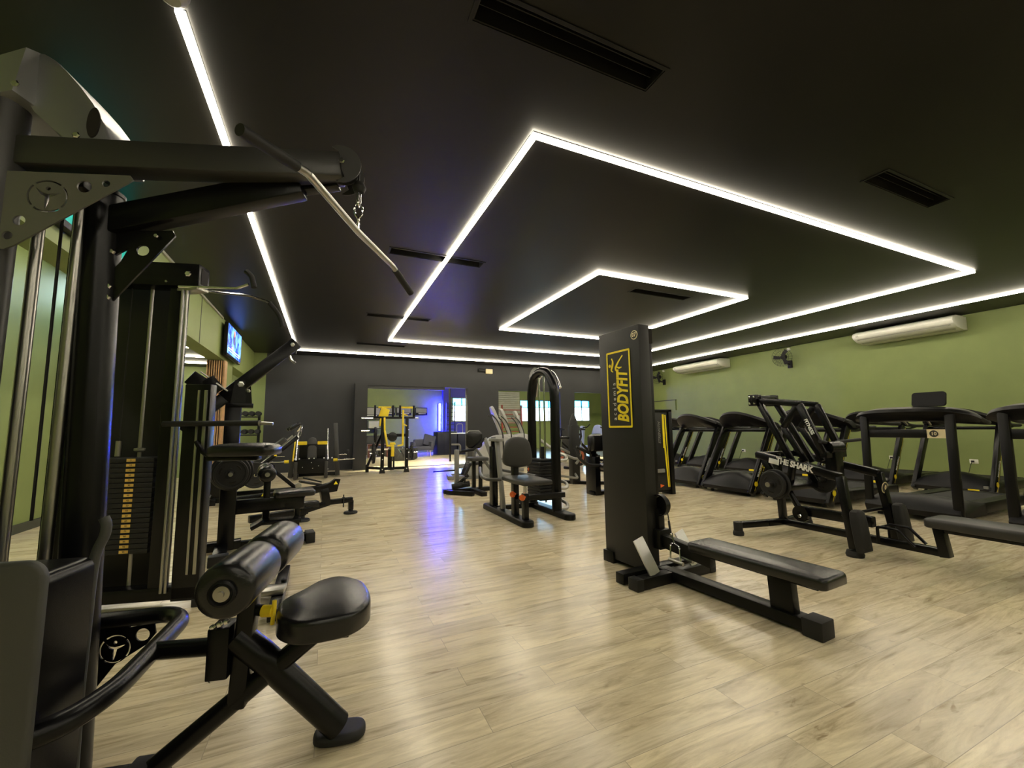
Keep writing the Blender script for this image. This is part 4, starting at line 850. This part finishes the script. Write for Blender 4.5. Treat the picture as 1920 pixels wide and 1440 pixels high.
T = thing('arm_curl_machine', 'dark machine with curved handles half hidden left of the low row tower', 'gym machine', (4.4, 5.75, 0), 0)
G().rng(-.38, -.28, -.08, .2, .0, .62, bev=.006).rng(-.4, .3, -.05, .1, .0, .06, bev=.006).rng(-.38, -.3, .0, .08, .6, .95, bev=.005).build('frame', BK, T)
G().rng(-.42, -.15, -.08, .1, .7, .98, bev=.05).build('back_pad', 'vinyl', T)
G().tube([(-.72, .0, .78), (-.68, -.05, .62), (-.55, -.1, .5), (-.3, -.1, .48)], .025, 12, fl=.1).tube([(-.62, .1, .78), (-.4, .05, .68), (-.25, .05, .64)], .025, 12).build('handle', 'rubber', T)
G().rng(-.33, -.1, -.25, .1, .42, .5, bev=.02).build('seat', 'vinyl', T)

# ---------------------------------------------------------------- central chest press with arched stack frame
T = thing('chest_press_machine', 'black arched weight stack machine with grey seat and orange knobs, mid floor', 'gym machine', (2.1, 4.9, 0), 0)
SB = 'satin_black'
G().pad(rrect(.15, 1.36, .07, 5, 0, 0), .07, (0, 0, 0), (1, 0, 0), (0, 1, 0), r=.02, crown=0).build('base_rail', SB, T)
G().pad(rrect(.15, 1.5, .07, 5, .62, .18), .07, (0, 0, 0), (1, 0, 0), (0, 1, 0), r=.02, crown=0).build('base_rail', SB, T)
for q in ((0, .62, .3, .36, .02, .08), (0, .62, -.42, -.36, .25, .31)): G().rng(*q, bev=.005).build('cross_rail', SB, T)
G().tube([(.6, .42, .05), (.6, .42, 1.62), (.6, .33, 1.83), (.6, .1, 1.89), (.6, -.12, 1.82), (.6, -.24, 1.6), (.6, -.24, .05)], .062, 20, fl=.1).build('arched_frame', BK, T)
G().tube([(.68, .42, 1.55), (.68, .35, 1.8), (.68, .1, 1.9), (.68, -.12, 1.84), (.68, -.26, 1.62)], .018, 12, fl=.1).build('trim_tube', 'chrome', T)
G().pad([(-.06, -.02), (.07, -.05), (.11, .02), (.03, .1), (-.05, .13)], .05, (.64, .46, 1.85), (0, 1, 0), (0, 0, 1), r=.01, crown=0).build('pulley_cover', 'grey_plastic', T)
for v in (.04, .18): G().tube([(.6, v, .12), (.6, v, 1.8)], .013, 12).build('guide_rod', 'chrome', T)
for k in range(13):
    z = .16+.038*k; G().rng(.46, .74, -.06, .32, z, z+.035, bev=.008).build('weight_plate', 'plate_iron', T)
G().rng(.5, .7, -.02, .28, .655, .69, bev=.01).tube([(.6, .1, .68), (.6, .1, .85)], .03, 12).build('stack_head', 'plate_iron', T)
g = G().prism([(.035*cos(pi/2+i*pi/5)*(1 if i % 2 == 0 else .42), .035*sin(pi/2+i*pi/5)*(1 if i % 2 == 0 else .42)) for i in range(10)], .004, (.455, .26, .54), (0, -1, 0), (0, 0, 1)); g.build('star_sticker', 'orange', T)
G().rng(-.04, .04, .35, .47, .05, .86, bev=.01).rng(-.03, .03, .38, .44, .86, .98, bev=.01).build('rear_post', BK, T)
G().beam((0, .08, .08), (0, .28, .95), .05, .07, bev=.008, up=(0, 1, 0)).rng(-.05, .05, .16, .45, .93, .97, bev=.006).build('lever', 'grey_plastic', T)
G().rng(-.035, .035, -.33, -.24, .05, .72, bev=.008).build('seat_frame', BK, T)
G().rng(-.03, .03, -.6, -.52, .05, .36, bev=.008).build('seat_post', BK, T)
G().tube([(0, -.56, .34), (0, -.56, .5)], .022, 14).build('seat_tube', 'chrome', T)
G().pad([(-.17, -.9), (.17, -.9), (.19, -.6), (.17, -.28), (-.17, -.28), (-.19, -.6)], .05, (0, 0, .49), (1, 0, 0), (0, 1, 0), r=.02).build('seat', 'vinyl_grey', T, 60)
G().pad(spline2([(-.17, .02), (0, -.02), (.17, .02), (.18, .15), (.13, .3), (0, .34), (-.13, .3), (-.18, .15)], 4), .07, (0, -.34, .66), (1, 0, 0), (0, 0, 1), r=.03, crown=.01).build('back_pad', 'vinyl_grey', T, 60)
for y in (-.36, -.62):
    g = G().lathe([(.012, 0), (.012, .03), (.034, .04), (.036, .055), (.03, .07), (0, .072)], (-.03, y, .33), (-.9, -.45, 0), 12); g.build('knob', 'orange', T)
for x in (-.06, .06): G().tube([(x*1.5, .7, .55), (x*3, .45, .52), (x*5, .05, .5), (x*5.5, -.25, .5), (x*3, -.3, .5)], .02, 12, fl=.08).build('press_handle', 'graphite', T)
for z, dz in ((.72, .1), (.36, .0), (.1, 0)): G().tube([(.66, .3, z+.12+dz), (.8, .1, z+.05), (.87, -.06, z), (.82, -.14, z-.05), (.66, -.16, z-.04)], .022, 12, fl=.07).build('guard_loop', 'steel', T)
g = G().lathe([(0, 0), (.05, 0), (.05, .03), (0, .03)], (.02, .2, .12), (1, 0, 0), 20).lathe([(0, 0), (.04, 0), (.04, .03), (0, .03)], (.3, .1, .12), (0, 1, 0), 20); g.build('pulley', 'plastic_black', T)

# ---------------------------------------------------------------- grey leg machine behind it
T = thing('leg_curl_machine', 'grey and black seated leg machine with thin frame, left of the arched stack machine', 'gym machine', (2.3, 7.1, 0), 0)
GP = 'grey_plastic'
G().rng(-.42, .42, -.06, .06, 0, .07, bev=.006).beam((.1, -.03, .035), (.1, -.62, .035), .1, .07, bev=.006).beam((-.38, -.1, .035), (-.05, -.5, .035), .08, .07).build('base_frame', SB, T)
G().rng(-.22, -.15, -.04, .04, .07, .74, bev=.008).tube([(-.28, 0, .83), (-.14, -.05, .83), (-.12, 0, .7)], .018, 10, fl=.04).build('front_post', GP, T)
G().tube([(-.14, 0, .7), (.12, 0, .73), (.36, .05, .93)], .024, 10).build('upper_link', SB, T)
G().rng(.1, .16, -.04, .04, .05, .56, bev=.008).rng(.2, .26, -.1, -.04, .05, .56, bev=.008).build('seat_post', SB, T)
G().pad(rrect(.34, .34, .05, 4, .18, -.05), .06, (0, 0, .54), (1, 0, 0), (0, 1, 0), r=.02).build('seat', 'vinyl_grey', T)
G().pad(rrect(.3, .3, .06, 4, .17, .9), .07, (0, .12, 0), (1, 0, 0), (0, 0, 1), r=.025).build('back_pad', 'vinyl', T)
G().beam((.16, .1, .3), (.2, .12, 1.04), .04, .05, bev=.008).tube([(.04, .1, 1.02), (.08, .1, 1.06), (.26, .1, 1.06), (.3, .1, 1.02)], .014, 10).build('back_frame', GP, T)
G().beam((.36, .05, .93), (.62, -.1, .1), .06, .07, bev=.008).beam((.2, .1, .75), (.55, -.1, .2), .05, .05, bev=.008).build('side_frame', GP, T)
G().beam((.0, -.1, .5), (-.1, -.12, .3), .16, .05, bev=.012).beam((.0, -.1, .3), (-.22, -.05, .12), .05, .05).build('leg_pad', 'vinyl', T)
G().tube([(-.6, 0, .38), (-.22, 0, .385)], .012, 10).build('side_bar', SB, T)
g = G().tube([(-.3, -.12, .12), (.0, -.15, .16)], .05, 16).lathe([(.05, 0), (.05, .02), (.015, .03), (.015, .1), (.05, .12), (0, .13)], (-.1, -.2, .15), (0, 0, 1), 14); g.build('ankle_roller', 'rubber', T)
# ---------------------------------------------------------------- post machine right of it
T = thing('abdominal_machine', 'dark single post machine with two sloping foot arms, right of the arched stack frame', 'gym machine', (4.55, 7.05, 0), 0)
G().rng(-.12, .06, -.05, .1, .0, 1.15, bev=.02).lathe([(.09, 0), (.08, .08), (.03, .22), (0, .25)], (-.03, .02, 1.14), (0, 0, 1), 16).build('post', 'panel_black', T)
G().beam((-.05, 0, .03), (.4, -.35, .03), .1, .06, bev=.006).beam((-.2, .3, .03), (-.05, 0, .03), .08, .06).build('base_frame', SB, T)
G().beam((-.02, -.05, .52), (.33, -.2, .2), .06, .05, bev=.008).beam((.3, -.2, .22), (.36, -.2, .14), .12, .04, bev=.008).build('foot_arm', GP, T)
G().tube([(-.5, -.3, .62), (-.25, -.3, .52), (-.12, -.3, .5), (-.2, -.3, .42)], .025, 10, fl=.05).tube([(-.65, .1, .75), (-.35, .1, .72), (-.1, .05, .6)], .025, 10, fl=.08).tube([(-.5, -.1, .2), (-.1, -.2, .13), (-.05, 0, .22)], .022, 10, fl=.06).build('guard_loop', GP, T)
G().rng(-.45, -.2, -.1, .1, .88, .93, bev=.015).build('pad', 'vinyl', T)

# ---------------------------------------------------------------- grey cardio machines at the openings
def elliptical(label, loc, deg):
    T = thing('elliptical_trainer', label, 'elliptical trainer', loc, deg, 'grey cardio machines at the far openings')
    G().pad(spline2([(-.5, .05), (.1, .02), (.55, .08), (.62, .5), (.5, .86), (.2, .95), (-.1, .8), (-.4, .4)], 4), .34, (0, .17, 0), (1, 0, 0), (0, 0, 1), r=.05, crown=.01).build('drive_housing', 'silver_plastic', T, 50)
    G().rng(-.9, .6, -.28, -.2, .0, .08, bev=.01).rng(-.9, .6, .2, .28, 0, .08, bev=.01).rng(-.95, -.85, -.3, .3, 0, .08, bev=.01).build('base_frame', GP, T)
    G().beam((.35, 0, .8), (.14, 0, 1.4), .12, .09, bev=.02).build('console_mast', 'silver_plastic', T)
    G().pad(spline2([(-.15, -.18), (.15, -.18), (.18, .05), (.1, .2), (-.1, .2), (-.18, .05)], 3), .07, (.1, 0, 1.4), (0, 1, 0), (-.35, 0, .9), r=.02).build('console', 'silver_plastic', T)
    for s in (-1, 1):
        G().tube([(.3, s*.24, .5), (.28, s*.26, 1.0), (.15, s*.26, 1.3), (.02, s*.24, 1.42)], .017, 10, fl=.1).build('swing_arm', 'graphite', T)
        G().pad(rrect(.36, .15, .05, 4), .05, (-.35, s*.17, .3), (1, 0, .1), (0, 1, 0), r=.015).build('pedal', 'rubber', T); G().beam((-.7, s*.17, .25), (.3, s*.2, .42), .05, .05, bev=.01).build('pedal_arm', GP, T)
    return T
ep = elliptical('grey elliptical trainer at the far opening, leftmost of three', (3.45, 9.0, 0), -12)
for x, y, a, lb in ((4.15, 10.1, -12, 'grey elliptical trainer at the far opening, middle of three'), (5.0, 11.1, -12, 'grey elliptical trainer at the far opening, half behind the arched stack frame')):
    c_ = dup(ep, (x, y, 0), a, lb)
def bike(label, loc, deg, grp):
    T = thing('spin_bike', label, 'exercise bike', loc, deg, grp)
    G().lathe([(.0, -.012), (.06, -.03), (.19, -.02), (.2, -.03), (.25, -.03), (.255, 0), (.25, .03), (.2, .03), (.19, .02), (.06, .03), (0, .012)], (.42, 0, .33), (0, 1, 0), 32).build('flywheel', 'plate_iron', T)
    for s in (-1, 1): G().lathe([(.06, 0), (.1, .002), (.165, .002), (.175, 0), (.06, 0)], (.42, s*.026, .33), (0, s, 0), 24).build('flywheel_disc', 'red_wheel', T)
    G().tube([(.72, 0, .06), (.42, 0, .6), (.32, 0, .88)], .03, 10).tube([(.36, 0, .7), (-.1, 0, .35), (-.4, 0, .06)], .035, 10).tube([(-.02, 0, .35), (-.2, 0, .85)], .028, 10).build('frame', SB, T)
    for s in (-1, 1): G().tube([(.42, s*.05, .33), (.36, s*.05, .75)], .014, 8).build('fork', 'chrome', T)
    G().rng(.68, .76, -.26, .26, .0, .07, bev=.02).rng(-.46, -.38, -.26, .26, 0, .07, bev=.02).build('floor_bar', SB, T)
    G().pad(spline2([(-.14, -.08), (0, -.1), (.14, -.02), (.14, .02), (0, .1), (-.14, .08)], 3), .06, (-.22, 0, .86), (1, 0, 0), (0, 1, 0), r=.02).build('saddle', 'vinyl', T)
    G().tube([(.32, 0, .88), (.33, 0, 1.03)], .022, 10).tube([(.62, -.12, 1.1), (.42, -.2, 1.06), (.33, -.2, 1.04), (.33, .2, 1.04), (.42, .2, 1.06), (.62, .12, 1.1)], .016, 10, fl=.06).build('handlebar', SB, T)
    for s in (-1, 1): G().beam((.08, s*.08, .33), (.14, s*.1, .2 if s > 0 else .46), .02, .03).rng(.08, .2, s*.12-.04, s*.12+.04, (.2 if s > 0 else .46)-.012, (.2 if s > 0 else .46)+.012).build('crank', 'chrome', T)
    return T
mat('red_wheel', (.45, .13, .08), .35, .3, mottle=.1)
bk = bike('black spin bike with reddish wheel, in front of the narrow dark pier', (6.65, 9.6, 0), 190, 'spin bikes in the far corner')
for x, y, a, lb in ((6.75, 10.75, 185, 'black spin bike seen through the arched stack frame'), (7.05, 8.75, 190, 'black spin bike just left of the low row tower'), (7.9, 9.9, 190, 'black spin bike at the far opening, behind the one beside the low row tower')):
    dup(bk, (x, y, 0), a, lb)
T = thing('recumbent_bike', 'recumbent bike with a pale blue seat among the spin bikes', 'exercise bike', (7.75, 11.2, 0), 200)
mat('pale_blue', (.35, .42, .75), .5, mottle=.08)
G().pad(spline2([(-.2, 0), (.2, 0), (.18, .4), (.12, .62), (-.12, .62), (-.18, .4)], 4), .08, (-.35, 0, .55), (0, 1, 0), (-.3, 0, .95), r=.03).build('back_rest', 'pale_blue', T)
G().pad(rrect(.42, .4, .1, 4), .1, (-.15, 0, .42), (1, 0, 0), (0, 1, 0), r=.03).build('seat', 'pale_blue', T)
G().rng(-.5, .6, -.06, .06, .05, .2, bev=.02).rng(-.45, -.38, -.3, .3, 0, .07, bev=.02).rng(.5, .58, -.3, .3, 0, .07, bev=.02).rng(-.3, -.2, -.05, .05, .1, .45, bev=.01).build('frame', SB, T)
G().beam((.5, 0, .15), (.35, 0, 1.15), .12, .14, bev=.03).build('console_mast', 'pale_blue', T)
G().tube([(.3, -.25, 1.2), (.4, -.2, 1.1), (.4, .2, 1.1), (.3, .25, 1.2)], .018, 8, fl=.05).build('handlebar', SB, T)

# ---------------------------------------------------------------- yellow and black press in the opening
T = thing('plate_press_machine', 'black upright frame machine with yellow lever arms in the left opening', 'gym machine', (1.65, 11.15, 0), 0)
for x in (-.3, .31): G().beam((x, 0, .02), (x, 0, 1.42), .08, .08, bev=.006).build('front_post', SB, T); G().prism([(-.07, 0), (.07, 0), (.045, .14), (-.045, .14)], .1, (x, 0, 0)).build('foot', 'rubber', T)
G().rng(-.3, .31, -.03, .03, .08, .15, bev=.006).rng(-.3, .31, -.03, .03, .92, 1.0, bev=.006).rng(-.55, .52, -.03, .03, 1.39, 1.44, bev=.006).build('cross_bar', SB, T)
G().beam((-.3, 0, .12), (-.62, .5, .12), .06, .06, bev=.006).rng(-.66, -.58, .45, .55, 0, .2, bev=.006).beam((-.62, .5, .15), (-.3, .1, 1.0), .05, .05).build('rear_frame', SB, T)
for x in (-.5, -.05, .13, .49): G().rng(x-.025, x+.025, .0, .06, 1.42, 1.74, bev=.006).build('top_bracket', SB, T)
for a, b in ((-.42, -.1), (.16, .46)): G().rng(a, b, .0, .05, 1.66, 1.71, bev=.01).build('axle', 'yellow', T)
G().prism([(-.42, 1.45), (-.18, 1.45), (-.14, 1.62), (-.34, 1.7)], .04, (0, -.02, 0), bev=.006).build('yellow_plate', 'yellow', T)
G().beam((-.27, -.03, 1.42), (-.26, -.03, 1.05), .07, .05, bev=.01).beam((-.26, -.03, 1.08), (-.19, -.08, .68), .08, .05, bev=.01).beam((-.19, -.08, .7), (-.03, -.08, .68), .05, .04).build('lever_arm', 'yellow', T)
G().beam((.2, -.03, 1.62), (.2, -.03, .7), .065, .05, bev=.01).beam((.2, -.06, .71), (.06, -.08, .69), .05, .04).beam((.22, -.03, 1.25), (.3, -.03, 1.2), .05, .03).beam((.22, -.03, 1.5), (.32, -.03, 1.47), .05, .03).build('lever_arm', 'yellow', T)
G().beam((-.36, -.02, 1.4), (-.38, -.02, 1.2), .04, .04).build('lever_arm', 'yellow', T)
G().rng(-.1, -.02, -.1, -.05, .42, .72, bev=.008).prism([(-.14, .72), (.02, .72), (.0, .78), (-.12, .78)], .05, (0, -.07, 0), bev=.008).build('seat_post', 'yellow', T)
G().pad(circ(.12, 20), .06, (-.06, .0, .92), (1, 0, 0), (0, 0, 1), r=.02).build('head_pad', 'vinyl', T)
G().rng(-.16, -.06, -.02, .06, .1, .6, bev=.01).rng(-.04, .0, -.06, -.02, .1, .45, bev=.004).rng(-.16, -.02, -.12, .0, .08, .12, bev=.004).build('seat_frame', SB, T)
G().tube([(.08, -.1, .62), (.14, -.14, .52)], .014, 10).build('handle', 'chrome', T)
for a, b, z in ((-.82, -.4, 1.4), (.52, .62, 1.4), (-.82, -.62, 1.08), (.35, .62, .5), (-.6, -.45, .5)): G().tube([(a, .1, z), (b, .1, z)], .018, 10).build('plate_peg', 'chrome', T)
g = G()
for x, z in ((-.3, .1), (.31, .1), (-.3, .35), (.31, .35), (-.3, .5), (.31, .6), (-.16, .63), (.2, .63), (.35, 1.1), (.35, .9)): bolt(g, (x, -.045, z), (0, -1, 0), .014, .008)
g.build('bolt', 'white_plastic', T)
weight_plate('weight_plate', 'black weight plate on the right peg of the yellow armed press', (2.08, 11.25, .5), (1, 0, 0), .2, .05, None)
weight_plate('weight_plate', 'large black plate low on the left side of the yellow armed press', (1.12, 11.32, .5), (1, 0, 0), .26, .06, None)
weight_plate('weight_plate', 'black plate higher on the left side of the yellow armed press', (1.16, 11.32, .98), (1, 0, 0), .2, .05, None)

# ---------------------------------------------------------------- things in the rear room
def tag_build(g, name, m, label, cat, group=None): o = g.build(name, m); tag(o, label, cat, group); return o
T = thing('tractor_tyre', 'huge black tractor tyre standing behind the yellow armed press', 'tyre', (2.45, 15.8, .0), 0)
G().lathe([(.36, -.18), (.42, -.22), (.62, -.23), (.68, -.2), (.7, 0), (.68, .2), (.62, .23), (.42, .22), (.36, .18), (.34, 0), (.36, -.18)], (0, 0, .23), (0, 0, 1), 40).build('carcass', 'tyre_rubber', T)
g = G()
for k in range(30): a = 2*pi*k/30; g.box((cos(a)*.7, sin(a)*.7, .23+(.09 if k % 2 else -.09)), (.05, .06, .2), rz=a, rx=R(30 if k % 2 else -30), bev=.008)
g.build('tread', 'tyre_rubber', T)
T = thing('sofa', 'dark grey tufted sofa against the green rear wall', 'sofa', (1.7, 17.3, 0), 0)
G().rng(-.9, .6, -.35, .35, .15, .45, bev=.04).rng(-.95, -.8, -.38, .38, .15, .6, bev=.04).build('seat', 'black_fabric', T)
for k in range(3): G().rng(-.8+.47*k, -.36+.47*k, .12, .36, .42, .88, bev=.06).build('back_cushion', 'black_fabric', T)
for x in (-.85, .5): G().rng(x-.03, x+.03, -.3, -.24, 0, .15).build('leg', 'dark_wood', T)
T = thing('low_console', 'dark red and cream low console table beside the yellow armed press', 'table', (1.55, 13.6, 0), 0)
G().rng(-.35, .25, -.2, .2, .62, .66, bev=.005).rng(-.35, -.3, -.2, .2, .25, .62).rng(.2, .25, -.2, .2, .25, .62).build('frame', 'dark_wood', T)
G().rng(-.35, .25, -.22, -.2, .48, .53).rng(-.35, .25, -.2, .2, 0, .27, bev=.004).build('drawer_front', 'bin_cream', T)
T = thing('armchair', 'dark navy armchair on thin wooden legs before the green rear wall', 'chair', (3.62, 17.1, 0), 0)
G().rng(-.38, .38, -.3, .3, .26, .42, bev=.04).rng(-.42, -.32, -.32, .3, .26, .6, bev=.03).rng(.3, .42, -.32, .3, .26, .6, bev=.03).build('seat', 'navy_fabric', T)
G().beam((.28, .1, .42), (.4, .25, .86), .5, .12, bev=.04, up=(0, 1, 0)).rng(-.3, .38, .18, .3, .35, .7, bev=.04).build('backrest', 'navy_fabric', T)
for x in (-.3, .28):
    for y in (-.24, .24): G().tube([(x*1.1, y*1.1, 0), (x, y, .28)], .015, 8).build('leg', 'oak', T)
for i, (a, b, c_, d) in enumerate(((1.2, 2.3, 1.68, 2.14), (2.45, 2.95, 1.78, 2.14), (3.0, 3.68, 1.78, 2.14), (3.88, 4.45, 1.78, 2.14))):
    T = thing('wall_cabinet', ['wide', 'narrow', 'middle', 'rightmost'][i] + ' glossy dark wall cabinet high on the green rear wall', 'cabinet', ((a+b)/2, 19.95, c_), 0, 'glossy cabinets on the rear wall')
    w2 = (b-a)/2; G().rng(-w2, w2, -.1, .04, 0, d-c_, bev=.006).build('carcass', 'plastic_navy', T); G().rng(-w2+.03, w2-.03, -.112, -.1, .12, d-c_-.03).build('door', 'grey_plastic', T)
    G().rng(-w2*.5, w2*.7, -.13, -.11, .06, .085).build('handle', 'white_print', T)
T = thing('shelf_unit', 'thin black metal shelf unit with a picture on the rear wall behind the press', 'shelf', (2.0, 19.6, 0), 0)
G().rng(-.75, -.72, -.15, .15, 0, 1.6).rng(.3, .33, -.15, .15, 0, 1.6).rng(-.75, .33, -.15, .15, 1.56, 1.6).rng(-.75, .33, -.15, .15, 1.15, 1.18).rng(-.75, .33, -.15, .15, .75, .78).build('frame', SB, T)
tag(G().rng(1.75, 2.2, 19.55, 19.58, 1.19, 1.5).build('framed_picture', 'pale_wall'), 'small pale framed picture on the black shelf unit', 'picture')
T = thing('blue_tube_light', 'upright glowing blue light tube on the corner of the rear room', 'light', (5.07, 19.92, 1.04))
G().tube([(0, 0, 0), (0, 0, 1.31)], .035, 12).build('tube', 'led_blue', T); G().tube([(0, -.034, .01), (0, -.034, 1.3)], .02, 10).build('tube_core', 'led_blue_core', T)
G().rng(-.06, .06, .03, .08, -.02, 1.33).build('backplate', SB, T)
T = thing('wall_bars', 'dark metal ladder rack beside the glowing blue tube', 'rack', (5.45, 19.3, 0), 0)
G().rng(-.22, -.18, -.03, .03, 0, 2.4).rng(.18, .22, -.03, .03, 0, 2.4).build('upright', SB, T)
for k in range(11): G().tube([(-.2, 0, .3+.2*k), (.2, 0, .3+.2*k)], .015, 8).build('rung', SB, T)
T = thing('storage_cabinet', 'dark cabinet with a pale top under the glowing blue tube', 'cabinet', (4.95, 17.9, 0), 0)
G().rng(-.55, .3, -.3, .5, 0, 1.0, bev=.01).build('carcass', 'plastic_navy', T); 
for k in range(3): G().rng(-.53+.28*k, -.27+.28*k, -.32, -.3, .05, .92, bev=.004).build('door', 'plastic_navy', T)
G().rng(-.05, .9, -.35, .3, .9, .93, bev=.004).build('worktop', 'white_plastic', T); G().rng(.35, .85, -.3, .25, 0, .88, bev=.006).build('side_unit', 'plastic_navy', T)
T = thing('chrome_tap', 'slim arched tap on the pale cabinet top in the rear room', 'tap', (5.45, 17.85, .931), 0)
G().tube([(-.13, 0, 0), (-.13, 0, .36), (-.08, 0, .4), (.1, 0, .4), (.14, 0, .36), (.14, 0, 0)], .014, 8, fl=.05).build('frame', 'steel', T)
tag(G().tube([(3.94, 14.0, 0), (3.9, 14.0, 3.3)], .035, 12).build('support_post', SB), 'thin dark floor to ceiling post inside the left opening', 'post')
T = thing('wall_bars', 'reddish gymnastic wall bars in front of the pale shutter', 'rack', (8.75, 19.5, 0), 0)
for x in (-.55, .55): G().rng(x-.03, x+.03, -.04, .04, 0, 2.3).build('upright', 'red_paint', T)
for k in range(8): G().tube([(-.55, 0, .5+.22*k), (.55, 0, .5+.22*k)], .02, 8).build('rung', 'red_paint', T)
T = thing('cable_station', 'white framed cable station in the right hand rear window opening', 'gym machine', (13.5, 16.5, 0), 0)
for x in (-.6, .6): G().rng(x-.04, x+.04, -.04, .04, 0, 1.5).build('upright', 'white_plastic', T)
for z in (.4, .8, 1.1, 1.45): G().rng(-.6, .6, -.03, .03, z, z+.05).build('cross_bar', 'white_plastic', T)
for i, (x, y, lb, l2) in enumerate(((7.0, 15.5, 'short blue-lit ceiling light through the middle opening', .9), (11.0, 15.0, 'short blue-lit ceiling light through the right opening', 1.3), (2.6, 13.3, 'unseen light added above the left opening to brighten the green rear room', 2.4), (9.6, 13.3, 'unseen light added over the middle of the rear room to brighten it', 2.4))):  # last two are added fill lights, out of view, brightening the rear room
    T = thing('ceiling_lamp', lb, 'light', (x, y, 3.3 if i > 1 else 2.93), 0)
    G().rng(-l2/2, l2/2, -.04, .04, -.03, 0).build('diffuser', 'led_cool' if i < 2 else 'fill_glow', T)
    if i < 2:
        for s in (-1, 1): G().rng(s*l2*.4-.01, s*l2*.4+.01, -.01, .01, 0, .37).build('hanger', SB, T)

# ---------------------------------------------------------------- fixtures on the walls
def aircon(label, y0, y1, z):
    T = thing('air_conditioner', label, 'air conditioner', (11.35, (y0+y1)/2, z), 0, 'air conditioners on the green wall'); L_ = (y1-y0)/2; ey = (1, 0, 0)
    prof = [(0, .27), (-.42, .27), (-.56, .22), (-.6, .16), (-.56, .1), (-.42, .03), (-.2, .0), (0, .0)]
    G().prism([(x, z_) for x, z_ in prof], 2*L_, (0, 0, 0), (1, 0, 0), (0, 0, 1), bev=.012).build('casing', 'white_plastic', T)
    G().beam((-.54, 0, .085), (-.3, 0, .005), 2*L_-.12, .006, up=(0, 0, 1)).build('air_outlet', 'ac_grey', T)
    g = G()
    for k in range(4): g.beam((-.5+.055*k, -L_+.1, .068-.018*k), (-.5+.055*k, L_-.1, .068-.018*k), .014, .004)
    g.build('louvre', 'white_plastic', T)
    G().box((-.585, L_-.1, .15), (.03, .05, .03)).build('display', 'ac_grey', T)
    return T
aircon('white air conditioner high on the green wall, nearer and larger of two', 3.55, 5.2, 2.89); aircon('white air conditioner high on the green wall, farther and smaller of two', 8.75, 10.5, 2.89)
def fan(label, y):
    T = thing('wall_fan', label, 'fan', (11.35, y, 2.62), 0, 'wall fans')
    G().rng(-.04, 0, -.06, .06, .0, .2, bev=.01).tube([(-.04, 0, .1), (-.2, 0, .12), (-.25, 0, .2)], .02, 10, fl=.05).build('bracket', 'plastic_black', T)
    c0 = V((-.34, -.02, .27)); ax = V((-1, -.2, -.12)).normalized(); x, y_, z_ = frame_of(ax)
    G().lathe([(0, -.16), (.06, -.15), (.08, -.08), (.06, .0), (0, .02)], c0, ax, 18).build('motor', 'plastic_black', T)
    g = G()
    for rr in (.08, .16, .24): g.tube([c0+ax*.05+(x*cos(a*pi/16)+y_*sin(a*pi/16))*rr for a in range(32)], .003, 5, closed=True)
    for k in range(20): a = 2*pi*k/20; q = x*cos(a)+y_*sin(a); g.tube([c0+ax*.08+q*.05, c0+ax*.09+q*.18, c0+ax*.02+q*.25, c0-ax*.05+q*.12], .002, 4)
    g.build('guard', 'plastic_black', T)
    g = G()
    for k in range(3):
        a = 2*pi*k/3; q = x*cos(a)+y_*sin(a); t_ = ax.cross(q); g.prism([(0.02, -.02), (.2, -.07), (.22, .03), (.05, .05)], .004, c0+ax*.03, q, t_)
    g.build('blade', 'plastic_black', T)
    G().rng(-.05, .0, -.035, .035, .48, .55, bev=.004).build('control_box', 'white_plastic', T)
    return T
fan('black wall fan between the two air conditioners', 6.95); fan('black wall fan beside the low row tower, past the far air conditioner', 11.5)
for y, lb in ((11.3, 'farthest'), (9.7, 'second from the far end'), (8.5, 'third from the far end'), (4.95, 'behind the crescent console treadmill, left of two'), (3.7, 'behind the crescent console treadmill, right of two')):
    T = thing('wall_socket', 'white wall socket, ' + lb, 'socket', (11.35, y, .36), 0, 'sockets on the green wall')
    G().rng(-.012, 0, -.06, .06, -.04, .04, bev=.003).build('plate', 'white_plastic', T); G().rng(-.05, -.012, -.01, .03, -.018, .018, bev=.005).tube([(-.05, .01, 0), (-.1, .02, -.06), (-.2, .05, -.3)], .005, 6, fl=.05).build('plug', 'plastic_black', T)
T = thing('emergency_light', 'small cream emergency light box high on the dark far wall', 'light', (4.87, 12.7, 2.9), 0)
G().rng(-.12, .12, -.08, 0, 0, .16, bev=.015).build('body', 'sticker_cream', T); G().tube([(.1, -.04, .15), (.2, -.02, .26)], .006, 6).rng(-.38, -.14, -.08, 0, .05, .16, bev=.02).build('spot_head', 'plastic_black', T)
T = thing('wall_shelf', 'small green ledge with a dark top line on the right wall', 'shelf', (11.35, 11.6, 2.02), 0)
G().rng(-.04, 0, -.6, .9, -.35, 0).build('ledge', 'green_wall', T); G().rng(-.05, 0, -.62, .9, 0, .03).build('top_edge', 'baseboard_dark', T)
